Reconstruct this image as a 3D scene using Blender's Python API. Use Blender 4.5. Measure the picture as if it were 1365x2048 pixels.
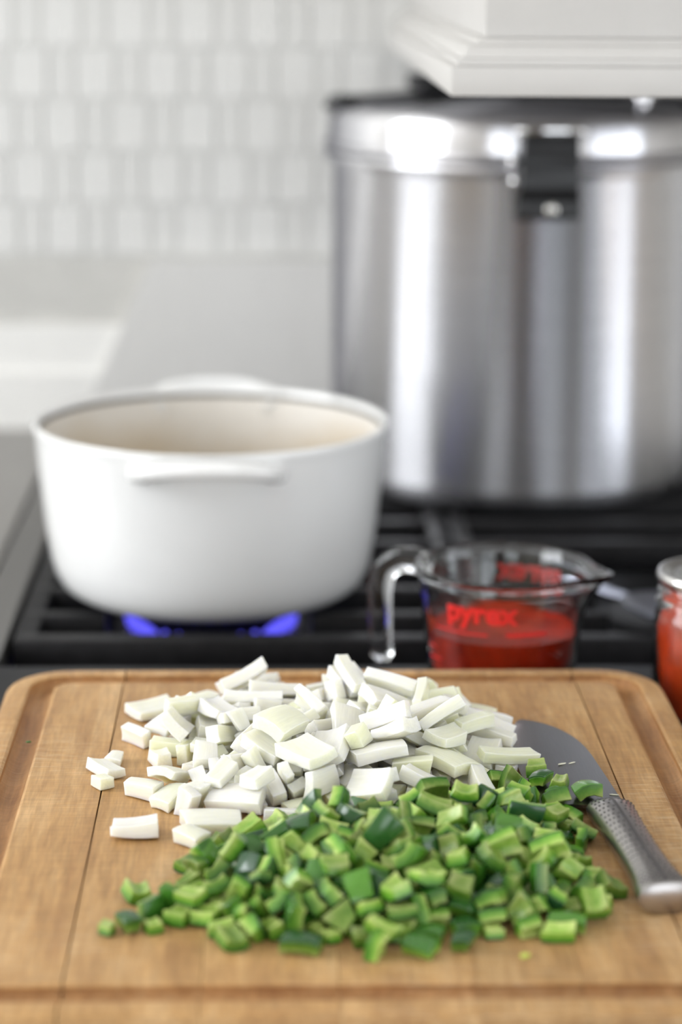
import bpy, bmesh, math, random
from mathutils import Vector, Matrix, Quaternion
for _o in list(bpy.data.objects): bpy.data.objects.remove(_o)
SC = bpy.context.scene
COL = SC.collection
PI = math.pi

# ------------------------------------------------------------------ camera
ZB = 0.96                      # top of the cutting board
pitch, yaw, roll = math.radians(13.6), math.radians(1.75), math.radians(0.4)
fw = Vector((math.sin(yaw)*math.cos(pitch), math.cos(yaw)*math.cos(pitch), -math.sin(pitch)))
r0 = Vector((math.cos(yaw), -math.sin(yaw), 0)); u0 = r0.cross(fw)
rr = r0*math.cos(roll)+u0*math.sin(roll); uu = u0*math.cos(roll)-r0*math.sin(roll)
cam = bpy.data.cameras.new('camera'); camo = bpy.data.objects.new('camera', cam); COL.objects.link(camo)
camo.matrix_world = Matrix(((rr.x, uu.x, -fw.x, 0), (rr.y, uu.y, -fw.y, 0), (rr.z, uu.z, -fw.z, ZB+0.45), (0, 0, 0, 1)))
cam.sensor_fit = 'VERTICAL'; cam.sensor_height = 22.3; cam.sensor_width = 14.9; cam.lens = 50
cam.clip_start = 0.05
cam.dof.use_dof = True; cam.dof.focus_distance = 1.275; cam.dof.aperture_fstop = 2.2
SC.camera = camo

# ------------------------------------------------------------------ world, daylight at the windows, exposure
wd = bpy.data.worlds.new('world'); SC.world = wd; wd.use_nodes = True
wd.node_tree.nodes['Background'].inputs[0].default_value = (0.75, 0.85, 1.0, 1)
wd.node_tree.nodes['Background'].inputs[1].default_value = 0.8
def window_light(name, loc, rot, sx, sy, watts, col):
    l = bpy.data.lights.new(name, 'AREA'); l.shape = 'RECTANGLE'; l.size = sx; l.size_y = sy; l.energy = watts; l.color = col
    o = bpy.data.objects.new(name, l); COL.objects.link(o); o.location = loc; o.rotation_euler = rot; return o
window_light('daylight_window_left', (-2.58, .95, 1.83), (0, -PI/2, 0), 1.44, 1.80, 106, (0.96, 0.98, 1.0))
window_light('daylight_window_rear_left', (-1.05, -2.23, 1.60), (PI/2, 0, 0), 1.20, 1.30, 24, (0.93, 0.97, 1.0))
window_light('daylight_window_rear_right', (1.27, -2.23, 1.14), (PI/2, 0, 0), 1.44, 2.04, 34, (0.93, 0.97, 1.0))
window_light('daylight_window_right', (2.18, .30, 1.25), (0, PI/2, 0), 1.90, 1.90, 40, (0.93, 0.96, 1.0))
SC.view_settings.view_transform = 'Standard'; SC.view_settings.look = 'None'
SC.view_settings.gamma = 1.0; SC.view_settings.use_curve_mapping = False
SC.view_settings.exposure = -0.36

# ------------------------------------------------------------------ materials
def N(nt, t, **kw):
    n = nt.nodes.new(t)
    for k, v in kw.items():
        if k in n.inputs.keys(): n.inputs[k].default_value = v
        else: setattr(n, k, v)
    return n
def new_mat(name):
    m = bpy.data.materials.new(name); m.use_nodes = True
    return m, m.node_tree, m.node_tree.nodes['Principled BSDF']
def c4(c): return (c[0], c[1], c[2], 1)
def mat(name, col, rough=.5, metal=0, var=.08, scale=30, bump=0, bscale=200, spec=.5, coat=0, stretch=(1, 1, 1), **kw):
    """plain surface with a little procedural colour and gloss variation"""
    m, nt, b = new_mat(name); L = nt.links
    tc = N(nt, 'ShaderNodeTexCoord'); mp = N(nt, 'ShaderNodeMapping'); mp.inputs['Scale'].default_value = stretch
    L.new(tc.outputs['Object'], mp.inputs['Vector'])
    no = N(nt, 'ShaderNodeTexNoise', Scale=scale, Detail=3.0); L.new(mp.outputs[0], no.inputs['Vector'])
    rp = N(nt, 'ShaderNodeValToRGB'); e = rp.color_ramp.elements
    e[0].position, e[1].position = .3, .7
    e[0].color = c4([x*(1-var) for x in col]); e[1].color = c4([min(1, x*(1+var)) for x in col])
    L.new(no.outputs['Fac'], rp.inputs['Fac']); L.new(rp.outputs['Color'], b.inputs['Base Color'])
    b.inputs['Roughness'].default_value = rough; b.inputs['Metallic'].default_value = metal
    b.inputs['Specular IOR Level'].default_value = spec; b.inputs['Coat Weight'].default_value = coat
    for k, v in kw.items(): b.inputs[k.replace('_', ' ')].default_value = v
    if 'Anisotropic' in kw:
        tg = N(nt, 'ShaderNodeTangent'); tg.direction_type = 'RADIAL'; tg.axis = 'Z'; L.new(tg.outputs[0], b.inputs['Tangent']); b.inputs['Anisotropic Rotation'].default_value = .25
    if bump:
        n2 = N(nt, 'ShaderNodeTexNoise', Scale=bscale, Detail=2.0); L.new(mp.outputs[0], n2.inputs['Vector'])
        bp = N(nt, 'ShaderNodeBump', Strength=bump, Distance=.001); L.new(n2.outputs['Fac'], bp.inputs['Height']); L.new(bp.outputs[0], b.inputs['Normal'])
    return m
def wood_mat(name, dark, mid, light, scratch=.35):
    m, nt, b = new_mat(name); L = nt.links
    tc = N(nt, 'ShaderNodeTexCoord'); oi = N(nt, 'ShaderNodeObjectInfo')
    ad = N(nt, 'ShaderNodeVectorMath', operation='MULTIPLY_ADD')
    cb = N(nt, 'ShaderNodeCombineXYZ'); L.new(oi.outputs['Random'], cb.inputs[0]); L.new(oi.outputs['Random'], cb.inputs[1]); L.new(oi.outputs['Random'], cb.inputs[2])
    ad.inputs[1].default_value = (7, 11, 5); L.new(cb.outputs[0], ad.inputs[0]); L.new(tc.outputs['Object'], ad.inputs[2])
    def noise(sc, s, detail=4, dist=0.0, vec=ad):
        mp = N(nt, 'ShaderNodeMapping'); mp.inputs['Scale'].default_value = sc; L.new(vec.outputs[0], mp.inputs['Vector'])
        n = N(nt, 'ShaderNodeTexNoise', Scale=s, Detail=float(detail), Distortion=dist); L.new(mp.outputs[0], n.inputs['Vector']); return n
    g = noise((14, 1.0, 14), 9.0, 5, .6)
    blot = noise((2.2, 1, 2.2), 14.0, 3, .3)
    mixf = N(nt, 'ShaderNodeMath', operation='MULTIPLY_ADD'); L.new(blot.outputs['Fac'], mixf.inputs[0]); mixf.inputs[1].default_value = .55; 
    gm = N(nt, 'ShaderNodeMath', operation='MULTIPLY'); L.new(g.outputs['Fac'], gm.inputs[0]); gm.inputs[1].default_value = .45
    L.new(gm.outputs[0], mixf.inputs[2])
    rp = N(nt, 'ShaderNodeValToRGB'); e = rp.color_ramp.elements
    e[0].position, e[0].color = .32, c4(dark); e[1].position, e[1].color = .68, c4(light)
    k = e.new(.5); k.color = c4(mid); L.new(mixf.outputs[0], rp.inputs['Fac'])
    # plank tone
    hv = N(nt, 'ShaderNodeHueSaturation'); mr = N(nt, 'ShaderNodeMapRange'); mr.inputs['To Min'].default_value = .90; mr.inputs['To Max'].default_value = 1.08
    fig = noise((55, 5, 55), 9.0, 4, .4); pore = noise((1.5, 40, 1), 22.0, 3, 1.0)
    L.new(oi.outputs['Random'], mr.inputs['Value']); f1 = N(nt, 'ShaderNodeMapRange'); f1.inputs['From Min'].default_value = .3; f1.inputs['From Max'].default_value = .7; f1.inputs['To Min'].default_value = .84; f1.inputs['To Max'].default_value = 1.14; L.new(fig.outputs['Fac'], f1.inputs['Value'])
    f2 = N(nt, 'ShaderNodeMapRange'); f2.inputs['From Min'].default_value = .3; f2.inputs['From Max'].default_value = .7; f2.inputs['To Min'].default_value = .88; f2.inputs['To Max'].default_value = 1.10; L.new(pore.outputs['Fac'], f2.inputs['Value'])
    fm = N(nt, 'ShaderNodeMath', operation='MULTIPLY'); L.new(f1.outputs[0], fm.inputs[0]); L.new(f2.outputs[0], fm.inputs[1])
    fo = N(nt, 'ShaderNodeMath', operation='MULTIPLY'); L.new(fm.outputs[0], fo.inputs[0]); L.new(mr.outputs[0], fo.inputs[1]); L.new(fo.outputs[0], hv.inputs['Value'])
    L.new(rp.outputs['Color'], hv.inputs['Color'])
    # pale knife scuffs running across the grain, in worn patches
    sx = noise((1.2, 26, 1), 60.0, 2, .25, tc_vec(nt, tc)); patch = noise((1, 1, 1), 9.0, 2, 0, tc_vec(nt, tc))
    r1 = N(nt, 'ShaderNodeMapRange'); r1.inputs['From Min'].default_value = .52; r1.inputs['From Max'].default_value = .72; L.new(sx.outputs['Fac'], r1.inputs['Value'])
    r2 = N(nt, 'ShaderNodeMapRange'); r2.inputs['From Min'].default_value = .42; r2.inputs['From Max'].default_value = .70; L.new(patch.outputs['Fac'], r2.inputs['Value'])
    mm = N(nt, 'ShaderNodeMath', operation='MULTIPLY'); L.new(r1.outputs[0], mm.inputs[0]); L.new(r2.outputs[0], mm.inputs[1])
    m2 = N(nt, 'ShaderNodeMath', operation='MULTIPLY'); L.new(mm.outputs[0], m2.inputs[0]); m2.inputs[1].default_value = scratch
    mx = N(nt, 'ShaderNodeMix', data_type='RGBA'); L.new(m2.outputs[0], mx.inputs[0]); L.new(hv.outputs[0], mx.inputs[6]); mx.inputs[7].default_value = (.80, .64, .44, 1)
    L.new(mx.outputs[2], b.inputs['Base Color'])
    b.inputs['Roughness'].default_value = .5; b.inputs['Specular IOR Level'].default_value = .35
    fine = noise((90, 6, 90), 9.0, 3)
    bh = N(nt, 'ShaderNodeMath', operation='ADD'); L.new(fine.outputs['Fac'], bh.inputs[0]); L.new(mm.outputs[0], bh.inputs[1])
    bp = N(nt, 'ShaderNodeBump', Strength=.25, Distance=.0006); L.new(bh.outputs[0], bp.inputs['Height']); L.new(bp.outputs[0], b.inputs['Normal'])
    return m
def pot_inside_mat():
    # cream enamel, warm bounced light painted as tan towards the bottom, ragged upper limit
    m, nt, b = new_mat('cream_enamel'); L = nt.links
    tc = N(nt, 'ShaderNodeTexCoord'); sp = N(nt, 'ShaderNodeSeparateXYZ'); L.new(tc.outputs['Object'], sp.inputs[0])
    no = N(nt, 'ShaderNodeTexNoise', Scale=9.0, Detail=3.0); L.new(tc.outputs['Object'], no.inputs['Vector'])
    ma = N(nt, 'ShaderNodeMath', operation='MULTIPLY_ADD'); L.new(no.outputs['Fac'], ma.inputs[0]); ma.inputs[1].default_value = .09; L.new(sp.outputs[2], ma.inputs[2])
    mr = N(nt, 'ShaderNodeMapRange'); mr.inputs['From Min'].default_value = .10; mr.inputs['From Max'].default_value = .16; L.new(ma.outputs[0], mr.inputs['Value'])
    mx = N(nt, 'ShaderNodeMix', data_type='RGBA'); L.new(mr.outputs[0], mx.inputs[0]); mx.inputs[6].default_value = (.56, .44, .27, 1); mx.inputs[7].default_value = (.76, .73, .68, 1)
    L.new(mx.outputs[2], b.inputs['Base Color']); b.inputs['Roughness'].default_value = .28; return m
def tc_vec(nt, tc):
    v = N(nt, 'ShaderNodeVectorMath', operation='ADD'); nt.links.new(tc.outputs['Object'], v.inputs[0]); return v
def onion_mat():
    m, nt, b = new_mat('onion_flesh'); L = nt.links
    oi = N(nt, 'ShaderNodeObjectInfo'); rp = N(nt, 'ShaderNodeValToRGB'); e = rp.color_ramp.elements
    e[0].position, e[0].color = 0, (.83, .81, .75, 1); e[1].position, e[1].color = 1, (.80, .82, .57, 1)
    for p, c in ((.25, (.88, .86, .79)), (.6, (.86, .85, .74)), (.85, (.84, .85, .66))): k = e.new(p); k.color = c4(c)
    L.new(oi.outputs['Random'], rp.inputs['Fac'])
    tc = N(nt, 'ShaderNodeTexCoord'); mp = N(nt, 'ShaderNodeMapping'); mp.inputs['Scale'].default_value = (40, 420, 420); L.new(tc.outputs['Object'], mp.inputs['Vector'])
    no = N(nt, 'ShaderNodeTexNoise', Scale=1.6, Detail=2.0); L.new(mp.outputs[0], no.inputs['Vector'])
    mr = N(nt, 'ShaderNodeMapRange'); mr.inputs['From Min'].default_value = .35; mr.inputs['From Max'].default_value = .7; mr.inputs['To Min'].default_value = .95; mr.inputs['To Max'].default_value = 1.02; L.new(no.outputs['Fac'], mr.inputs['Value'])
    mu = N(nt, 'ShaderNodeVectorMath', operation='SCALE'); L.new(rp.outputs[0], mu.inputs[0]); L.new(mr.outputs[0], mu.inputs['Scale'])
    L.new(mu.outputs[0], b.inputs['Base Color'])
    b.inputs['Subsurface Weight'].default_value = .85; b.inputs['Subsurface Radius'].default_value = (1.0, .95, .6); b.inputs['Subsurface Scale'].default_value = .009
    b.inputs['Roughness'].default_value = .30; b.inputs['Specular IOR Level'].default_value = .45
    bp = N(nt, 'ShaderNodeBump', Strength=.12, Distance=.0004); L.new(no.outputs['Fac'], bp.inputs['Height']); L.new(bp.outputs[0], b.inputs['Normal'])
    return m
def pepper_flesh_mat():
    m, nt, b = new_mat('pepper_flesh'); L = nt.links
    tc = N(nt, 'ShaderNodeTexCoord'); sp = N(nt, 'ShaderNodeSeparateXYZ'); L.new(tc.outputs['Generated'], sp.inputs[0])
    no = N(nt, 'ShaderNodeTexNoise', Scale=260.0, Detail=2.0); L.new(tc.outputs['Object'], no.inputs['Vector'])
    ma = N(nt, 'ShaderNodeMath', operation='MULTIPLY_ADD'); L.new(no.outputs['Fac'], ma.inputs[0]); ma.inputs[1].default_value = .45; 
    s2 = N(nt, 'ShaderNodeMath', operation='SUBTRACT'); L.new(sp.outputs[2], s2.inputs[0]); s2.inputs[1].default_value = .22; L.new(s2.outputs[0], ma.inputs[2])
    rp = N(nt, 'ShaderNodeValToRGB'); e = rp.color_ramp.elements
    e[0].position, e[0].color = .05, (.42, .50, .16, 1); e[1].position, e[1].color = .95, (.035, .13, .008, 1)
    for p, c in ((.30, (.24, .38, .06)), (.58, (.095, .25, .018))): k = e.new(p); k.color = c4(c)
    L.new(ma.outputs[0], rp.inputs['Fac'])
    oi = N(nt, 'ShaderNodeObjectInfo'); hv = N(nt, 'ShaderNodeHueSaturation'); mr = N(nt, 'ShaderNodeMapRange'); mr.inputs['To Min'].default_value = .60; mr.inputs['To Max'].default_value = 1.35
    L.new(oi.outputs['Random'], mr.inputs['Value']); L.new(mr.outputs[0], hv.inputs['Value']); L.new(rp.outputs[0], hv.inputs['Color']); L.new(hv.outputs[0], b.inputs['Base Color'])
    b.inputs['Roughness'].default_value = .32
    bp = N(nt, 'ShaderNodeBump', Strength=.3, Distance=.0006); L.new(no.outputs['Fac'], bp.inputs['Height']); L.new(bp.outputs[0], b.inputs['Normal'])
    return m
def pepper_skin_mat():
    m, nt, b = new_mat('pepper_skin'); L = nt.links
    oi = N(nt, 'ShaderNodeObjectInfo'); rp = N(nt, 'ShaderNodeValToRGB'); e = rp.color_ramp.elements
    e[0].position, e[0].color = 0, (.012, .060, .018, 1); e[1].position, e[1].color = 1, (.085, .25, .015, 1)
    for p, c in ((.4, (.022, .095, .016)), (.75, (.045, .165, .014))): k = e.new(p); k.color = c4(c)
    L.new(oi.outputs['Random'], rp.inputs['Fac']); L.new(rp.outputs[0], b.inputs['Base Color'])
    b.inputs['Roughness'].default_value = .24; b.inputs['Coat Weight'].default_value = .3; b.inputs['Coat Roughness'].default_value = .12
    return m
def glass_mat(name, tint=(1, 1, 1)):
    m, nt, b = new_mat(name); b.inputs['Transmission Weight'].default_value = 1; b.inputs['IOR'].default_value = 1.47
    b.inputs['Roughness'].default_value = 0.0; b.inputs['Base Color'].default_value = c4(tint); return m
def emit_mat(name, col, s):
    m, nt, b = new_mat(name); b.inputs['Base Color'].default_value = (0, 0, 0, 1)
    b.inputs['Emission Color'].default_value = c4(col); b.inputs['Emission Strength'].default_value = s; return m
M = dict(
    wall=mat('wall_paint', (.80, .79, .76), .7), ceiling=mat('ceiling_paint', (.84, .83, .81), .8), floor=mat('floor_wood', (.46, .37, .28), .4, var=.25, scale=6, stretch=(1, 8, 1)),
    grout=mat('grout', (.67, .665, .64), .7), tile_a=mat('tile_pale', (.69, .685, .665), .5, spec=.25, var=.03, scale=12), tile_b=mat('tile_grey', (.66, .655, .635), .5, spec=.25, var=.04, scale=12),
    upstand=mat('stone_upstand', (.56, .55, .52), .35, var=.04), light_patch=mat('white_light_patch', (.84, .83, .80), .3, var=.02),
    hood=mat('hood_paint', (.545, .53, .51), .45, var=.02), counter=mat('grey_counter_stone', (.185, .174, .160), .28, var=.08, scale=60),
    black_stone=mat('black_counter_stone', (.008, .008, .010), .5, spec=.2, var=.3, scale=80), steel=mat('range_steel', (.20, .193, .186), .42, 1, var=.05, stretch=(2, 30, 2)),
    guard=mat('backguard_steel', (.66, .65, .63), .55, 0.0, var=.03, stretch=(20, 1, 1)),
    enamel_black=mat('black_enamel', (.005, .005, .006), .35, spec=.2), iron=mat('cast_iron', (.011, .0105, .0115), .5, spec=.22, var=.3, scale=90, bump=.3, bscale=900),
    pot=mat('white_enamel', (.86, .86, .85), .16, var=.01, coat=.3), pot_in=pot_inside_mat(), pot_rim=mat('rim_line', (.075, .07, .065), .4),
    cooker=mat('brushed_aluminium', (.93, .93, .97), .27, 1, var=.04, scale=10, stretch=(1, 1, 30), Anisotropic=.9, Specular_Tint=(.30, .30, .33, 1)), chrome=mat('chrome', (.75, .74, .74), .10, 1, var=.02),
    black_plastic=mat('black_plastic', (.010, .010, .011), .35, var=.2), brass=mat('stained_rim', (.62, .60, .56), .22, 1, var=.10, scale=25),
    blade=mat('blade_steel', (.20, .195, .198), .28, 1, var=.05, scale=30, stretch=(40, 2, 1)), handle=mat('handle_steel', (.44, .42, .41), .30, 1, var=.06, scale=60),
    dimple=mat('dimple_black', (.05, .045, .045), .5), glass=glass_mat('clear_glass', (.985, .995, .99)), sauce=mat('tomato_sauce', (.36, .016, .002), .5, spec=.1, var=.35, scale=55, bump=.25, bscale=160),
    sauce_jar=mat('tomato_puree', (.55, .048, .006), .3, var=.25, scale=60), print_red=mat('red_print', (.72, .022, .018), .4, var=.04), lid=mat('lid_metal', (.66, .65, .64), .25, 1, var=.05),
    lid_grey=mat('lid_grey', (.34, .34, .34), .5, .4, var=.25, scale=300), spoon=mat('spoon_steel', (.42, .44, .52), .35, 1),
    flame=emit_mat('gas_flame', (.12, .11, 1.0), 1.6), crumb=mat('crumb', (.55, .62, .12), .5), crumb_o=mat('onion_crumb', (.80, .78, .62), .5),
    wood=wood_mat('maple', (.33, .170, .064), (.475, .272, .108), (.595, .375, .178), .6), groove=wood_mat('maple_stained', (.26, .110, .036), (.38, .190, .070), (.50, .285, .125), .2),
    window_frame=mat('window_frame', (.82, .81, .79), .4), door=mat('added_door_dark', (.055, .04, .032), .5), cab=mat('cabinet_white', (.78, .77, .74), .45), cab_dark=mat('cabinet_dark', (.045, .043, .045), .4),
    onion=onion_mat(), pflesh=pepper_flesh_mat(), pskin=pepper_skin_mat())

# ------------------------------------------------------------------ builders
def tag(o, label=None, cat=None, group=None, kind=None):
    if label: o['label'] = label
    if cat: o['category'] = cat
    if group: o['group'] = group
    if kind: o['kind'] = kind
    return o
def link(name, me, parent=None, loc=(0, 0, 0)):
    o = bpy.data.objects.new(name, me); COL.objects.link(o); o.location = loc
    if parent: o.parent = parent
    return o
def empty(name, loc, rz=0):
    o = bpy.data.objects.new(name, None); COL.objects.link(o); o.location = loc; o.rotation_euler = (0, 0, rz); o.empty_display_size = .02; return o
def finish(name, bm, m, parent=None, loc=(0, 0, 0), smooth=40, off=None):
    """bm is in world coordinates when off is given (off = origin to subtract)"""
    if off is not None: bmesh.ops.translate(bm, verts=bm.verts, vec=-Vector(off))
    bmesh.ops.recalc_face_normals(bm, faces=bm.faces)
    me = bpy.data.meshes.new(name); bm.to_mesh(me); bm.free()
    for x in (m if isinstance(m, (list, tuple)) else [m]): me.materials.append(M[x] if isinstance(x, str) else x)
    if smooth: me.shade_smooth(); me.set_sharp_from_angle(angle=math.radians(smooth))
    return link(name, me, parent, loc)
def box(bm, a, b, bev=0):
    vs = [bm.verts.new((x, y, z)) for x in (a[0], b[0]) for y in (a[1], b[1]) for z in (a[2], b[2])]
    fs = [bm.faces.new([vs[i] for i in f]) for f in ((0, 1, 3, 2), (4, 6, 7, 5), (0, 4, 5, 1), (2, 3, 7, 6), (0, 2, 6, 4), (1, 5, 7, 3))]
    if bev: bmesh.ops.bevel(bm, geom=list({e for f in fs for e in f.edges}), offset=bev, segments=2, affect='EDGES', profile=.5)
def bm_box(a, b, bev=0): bm = bmesh.new(); box(bm, a, b, bev); return bm
def prism(bm, poly, z0, z1, bev=0):
    n = len(poly); lo = [bm.verts.new((x, y, z0)) for x, y in poly]; hi = [bm.verts.new((x, y, z1)) for x, y in poly]
    fs = [bm.faces.new(lo[::-1]), bm.faces.new(hi)]+[bm.faces.new((lo[i], lo[(i+1) % n], hi[(i+1) % n], hi[i])) for i in range(n)]
    if bev: bmesh.ops.bevel(bm, geom=list(set(fs[0].edges)|set(fs[1].edges)), offset=bev, segments=2, affect='EDGES', profile=.5)
def lathe(bm, prof, seg=64, close=False, warp=None):
    """profile (r, z) turned about z; r == 0 makes a pole"""
    rings = []
    for r, z in prof:
        if r < 1e-6: rings.append([bm.verts.new((0, 0, z))]); continue
        ring = []
        for k in range(seg):
            a = 2*PI*k/seg; p = (r*math.cos(a), r*math.sin(a), z)
            ring.append(bm.verts.new(warp(p, a) if warp else p))
        rings.append(ring)
    pairs = list(zip(rings, rings[1:]))+([(rings[-1], rings[0])] if close else [])
    for A, B in pairs:
        for k in range(seg):
            k2 = (k+1) % seg
            if len(A) == 1 and len(B) == 1: continue
            if len(A) == 1: bm.faces.new((A[0], B[k], B[k2]))
            elif len(B) == 1: bm.faces.new((A[k], A[k2], B[0]))
            else: bm.faces.new((A[k], A[k2], B[k2], B[k]))
def sweep(bm, path, sec, up=(0, 0, 1), cap=True, closed=False):
    """section [(side, up)] carried along a path; sec may be a function of t"""
    up = Vector(up); n = len(path); path = [Vector(p) for p in path]; rings = []
    for i, p in enumerate(path):
        t = (path[(i+1) % n]-path[i-1]) if closed else (path[min(i+1, n-1)]-path[max(i-1, 0)]); t.normalize()
        s = t.cross(up); s.normalize(); v = s.cross(t)
        rings.append([bm.verts.new(p+s*a+v*b) for a, b in (sec(i/(n-1)) if callable(sec) else sec)])
    m = len(rings[0])
    for i in range(n if closed else n-1):
        A, B = rings[i], rings[(i+1) % n]
        for k in range(m): bm.faces.new((A[k], A[(k+1) % m], B[(k+1) % m], B[k]))
    if cap and not closed: bm.faces.new(rings[0][::-1]); bm.faces.new(rings[-1])
def oval(a, b, n=12): return [(a*math.cos(2*PI*k/n), b*math.sin(2*PI*k/n)) for k in range(n)]
def arc_pts(pts, n=8):
    """Catmull-Rom through points"""
    P = [Vector(p) for p in pts]; out = []
    for i in range(len(P)-1):
        a, b, c, d = P[max(i-1, 0)], P[i], P[i+1], P[min(i+2, len(P)-1)]
        for k in range(n):
            t = k/n; out.append(.5*((2*b)+(c-a)*t+(2*a-5*b+4*c-d)*t*t+(3*b-a-3*c+d)*t*t*t))
    out.append(P[-1]); return out
def struct(name, bm, m, label, cat=None, parent=None):
    o = finish(name, bm, m, parent, smooth=0); tag(o, label, None, None, 'structure'); return o

# ------------------------------------------------------------------ room shell
YW = 2.42
struct('floor', bm_box((-2.60, -2.25, -.05), (2.2, 2.5, 0)), 'floor', 'brown wooden kitchen floor')
struct('ceiling', bm_box((-2.60, -2.25, 2.7), (2.2, 2.5, 2.75)), 'ceiling', 'white painted kitchen ceiling')
wb = struct('wall_back', bm_box((-2.60, YW, 0), (2.2, YW+.08, 2.7)), 'grout', 'pale tiled wall behind the cooktop')
bm = bmesh.new()     # left wall with the window opening
for a, b in (((-2.64, -2.25, 0), (-2.60, 2.5, 1.09)), ((-2.64, -2.25, 2.57), (-2.60, 2.5, 2.7)), ((-2.64, -2.25, 1.09), (-2.60, .03, 2.57)), ((-2.64, 1.87, 1.09), (-2.60, 2.5, 2.57))): box(bm, a, b)
struct('wall_left', bm, 'wall', 'white painted wall with a wide window')
bm = bmesh.new()
for a, b in (((2.2, -2.25, 0), (2.24, 2.5, .28)), ((2.2, -2.25, 2.22), (2.24, 2.5, 2.7)), ((2.2, -2.25, .28), (2.24, -.67, 2.22)), ((2.2, 1.27, .28), (2.24, 2.5, 2.22))): box(bm, a, b)
struct('wall_right', bm, 'wall', 'white painted side wall with a window')
bm = bmesh.new()
for a, b in (((-2.64, -2.29, 0), (.53, -2.25, .94)), ((-2.64, -2.29, 2.26), (2.24, -2.25, 2.7)), ((-2.64, -2.29, .94), (-1.71, -2.25, 2.26)), ((-.39, -2.29, .94), (.53, -2.25, 2.26)), ((2.01, -2.29, 0), (2.24, -2.25, 2.26)), ((.53, -2.29, 0), (2.01, -2.25, .10)), ((.53, -2.29, 2.18), (2.01, -2.25, 2.26))): box(bm, a, b)
struct('wall_rear', bm, 'wall', 'white painted wall with two windows')
def window(name, x0, x1, z0, z1, axis, at, label):
    root = empty(name, ((x0+x1)/2, at, z0) if axis == 'x' else (at, (x0+x1)/2, z0)); tag(root, label, None, None, 'structure')
    def bar(nm, a0, a1, b0, b1, d):
        a, b = ((a0, at-d, b0), (a1, at+d, b1)) if axis == 'x' else ((at-d, a0, b0), (at+d, a1, b1))
        finish(nm, bm_box(a, b), 'window_frame', root, off=root.location, smooth=0)
    for a in (x0, x1): bar('frame_stile', a-.03, a+.03, z0, z1, .022)
    for b in (z0, z1): bar('frame_rail', x0, x1, b-.03, b+.03, .022)
    n = 2 if x1-x0 > 1.5 else 1
    for i in range(n): c = x0+(x1-x0)*(i+1)/(n+1); bar('mullion', c-.025, c+.025, z0+.03, z1-.03, .016)
window('window_1', .03, 1.87, 1.09, 2.57, 'y', -2.575, 'wide white-framed window in the side wall')
window('window_2', -1.71, -.39, .94, 2.26, 'x', -2.225, 'white-framed window behind the camera')
window('window_3', .53, 2.01, .10, 2.18, 'x', -2.225, 'tall white-framed garden window behind the camera')
window('window_4', -.67, 1.27, .28, 2.22, 'y', 2.175, 'wide white-framed window in the right-hand wall')
dr = struct('added_door_1', bm_box((-.30, -2.25, 0), (.48, -2.21, 2.05), .004), 'door', 'added dark brown door behind the camera for a dark stripe in the cooker')  # added out of view to darken the middle of the cooker's reflection
for (x0, x1, z0, z1) in ((-.22, .05, .15, .95), (.13, .40, .15, .95), (-.22, .05, 1.08, 1.92), (.13, .40, 1.08, 1.92)):
    finish('added_door_panel', bm_box((x0, -2.212, z0), (x1, -2.200, z1), .005), 'door', dr, smooth=0)
# tiles: pale wide and greyer narrow ones, every course shifted by half a repeat
TW, TH, ZT = .0692, .0535, 1.1035
rnd = random.Random(2)
def tile_mesh(w, h, m):
    bm = bm_box((-w/2, -.0022, -h/2), (w/2, .0, h/2), .0007); bmesh.ops.recalc_face_normals(bm, faces=bm.faces)
    me = bpy.data.meshes.new('tile'); bm.to_mesh(me); bm.free(); me.materials.append(M[m]); return me
ta, tb = tile_mesh(.0395, TH-.0022, 'tile_a'), tile_mesh(.0255, TH-.0022, 'tile_b')
for row in range(6):
    for k in range(-8, 9):
        xa = -.2180+k*TW+(TW/2 if row % 2 else 0)
        link('tile', ta, wb, (xa, YW-.0002-rnd.uniform(0, .0008), ZT+TH*(row+.5)))
        link('tile', tb, wb, (xa+TW/2, YW-.0002-rnd.uniform(0, .0008), ZT+TH*(row+.5)))
struct('trim_1', bm_box((-.95, YW-.004, .92), (.60, YW, ZT-.003), .0015), 'upstand', 'grey stone upstand below the wall tiles')
bm = bmesh.new()    # light patch on the lower wall built as white steps; end follows its slant
def light_patch(z0, z1, y0):
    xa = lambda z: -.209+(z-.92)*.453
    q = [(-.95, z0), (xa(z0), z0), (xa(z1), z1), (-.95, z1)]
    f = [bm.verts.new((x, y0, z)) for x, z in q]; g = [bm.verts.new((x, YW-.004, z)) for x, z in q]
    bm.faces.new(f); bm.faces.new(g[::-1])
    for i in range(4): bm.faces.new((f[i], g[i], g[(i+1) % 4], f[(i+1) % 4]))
light_patch(.92, .980, YW-.020); light_patch(.980, 1.030, YW-.013)
struct('light_patch_trim', bm, 'light_patch', 'white stepped strip standing in for a light patch at the wall foot')

# ------------------------------------------------------------------ counters, range
isl = empty('kitchen_island', (.1, 1.15, 0)); tag(isl, 'black countertop in front of the range, under the cutting board', 'countertop')
finish('base', bm_box((-.70, .80, 0), (.85, 1.53, .885)), 'cab_dark', isl, off=isl.location, smooth=0)
finish('worktop', bm_box((-.75, .74, .885), (.90, 1.562, .92), .003), 'black_stone', isl, off=isl.location, smooth=0)
cn = empty('kitchen_counter', (-.6, 2.0, 0)); tag(cn, 'grey stone counter left of the range', 'countertop')
finish('base', bm_box((-.95, 1.62, 0), (-.235, 2.40, .88)), 'cab', cn, off=cn.location, smooth=0)
finish('worktop', bm_box((-.95, 1.566, .88), (-.2275, 2.416, .92), .003), 'counter', cn, off=cn.location, smooth=0)
rg = empty('gas_range', (.155, 1.98, 0)); tag(rg, 'stainless gas range with a black cooktop', 'range')
RO = rg.location
finish('body', bm_box((-.224, 1.568, 0), (.535, 2.41, .86)), 'steel', rg, off=RO, smooth=0)
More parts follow.
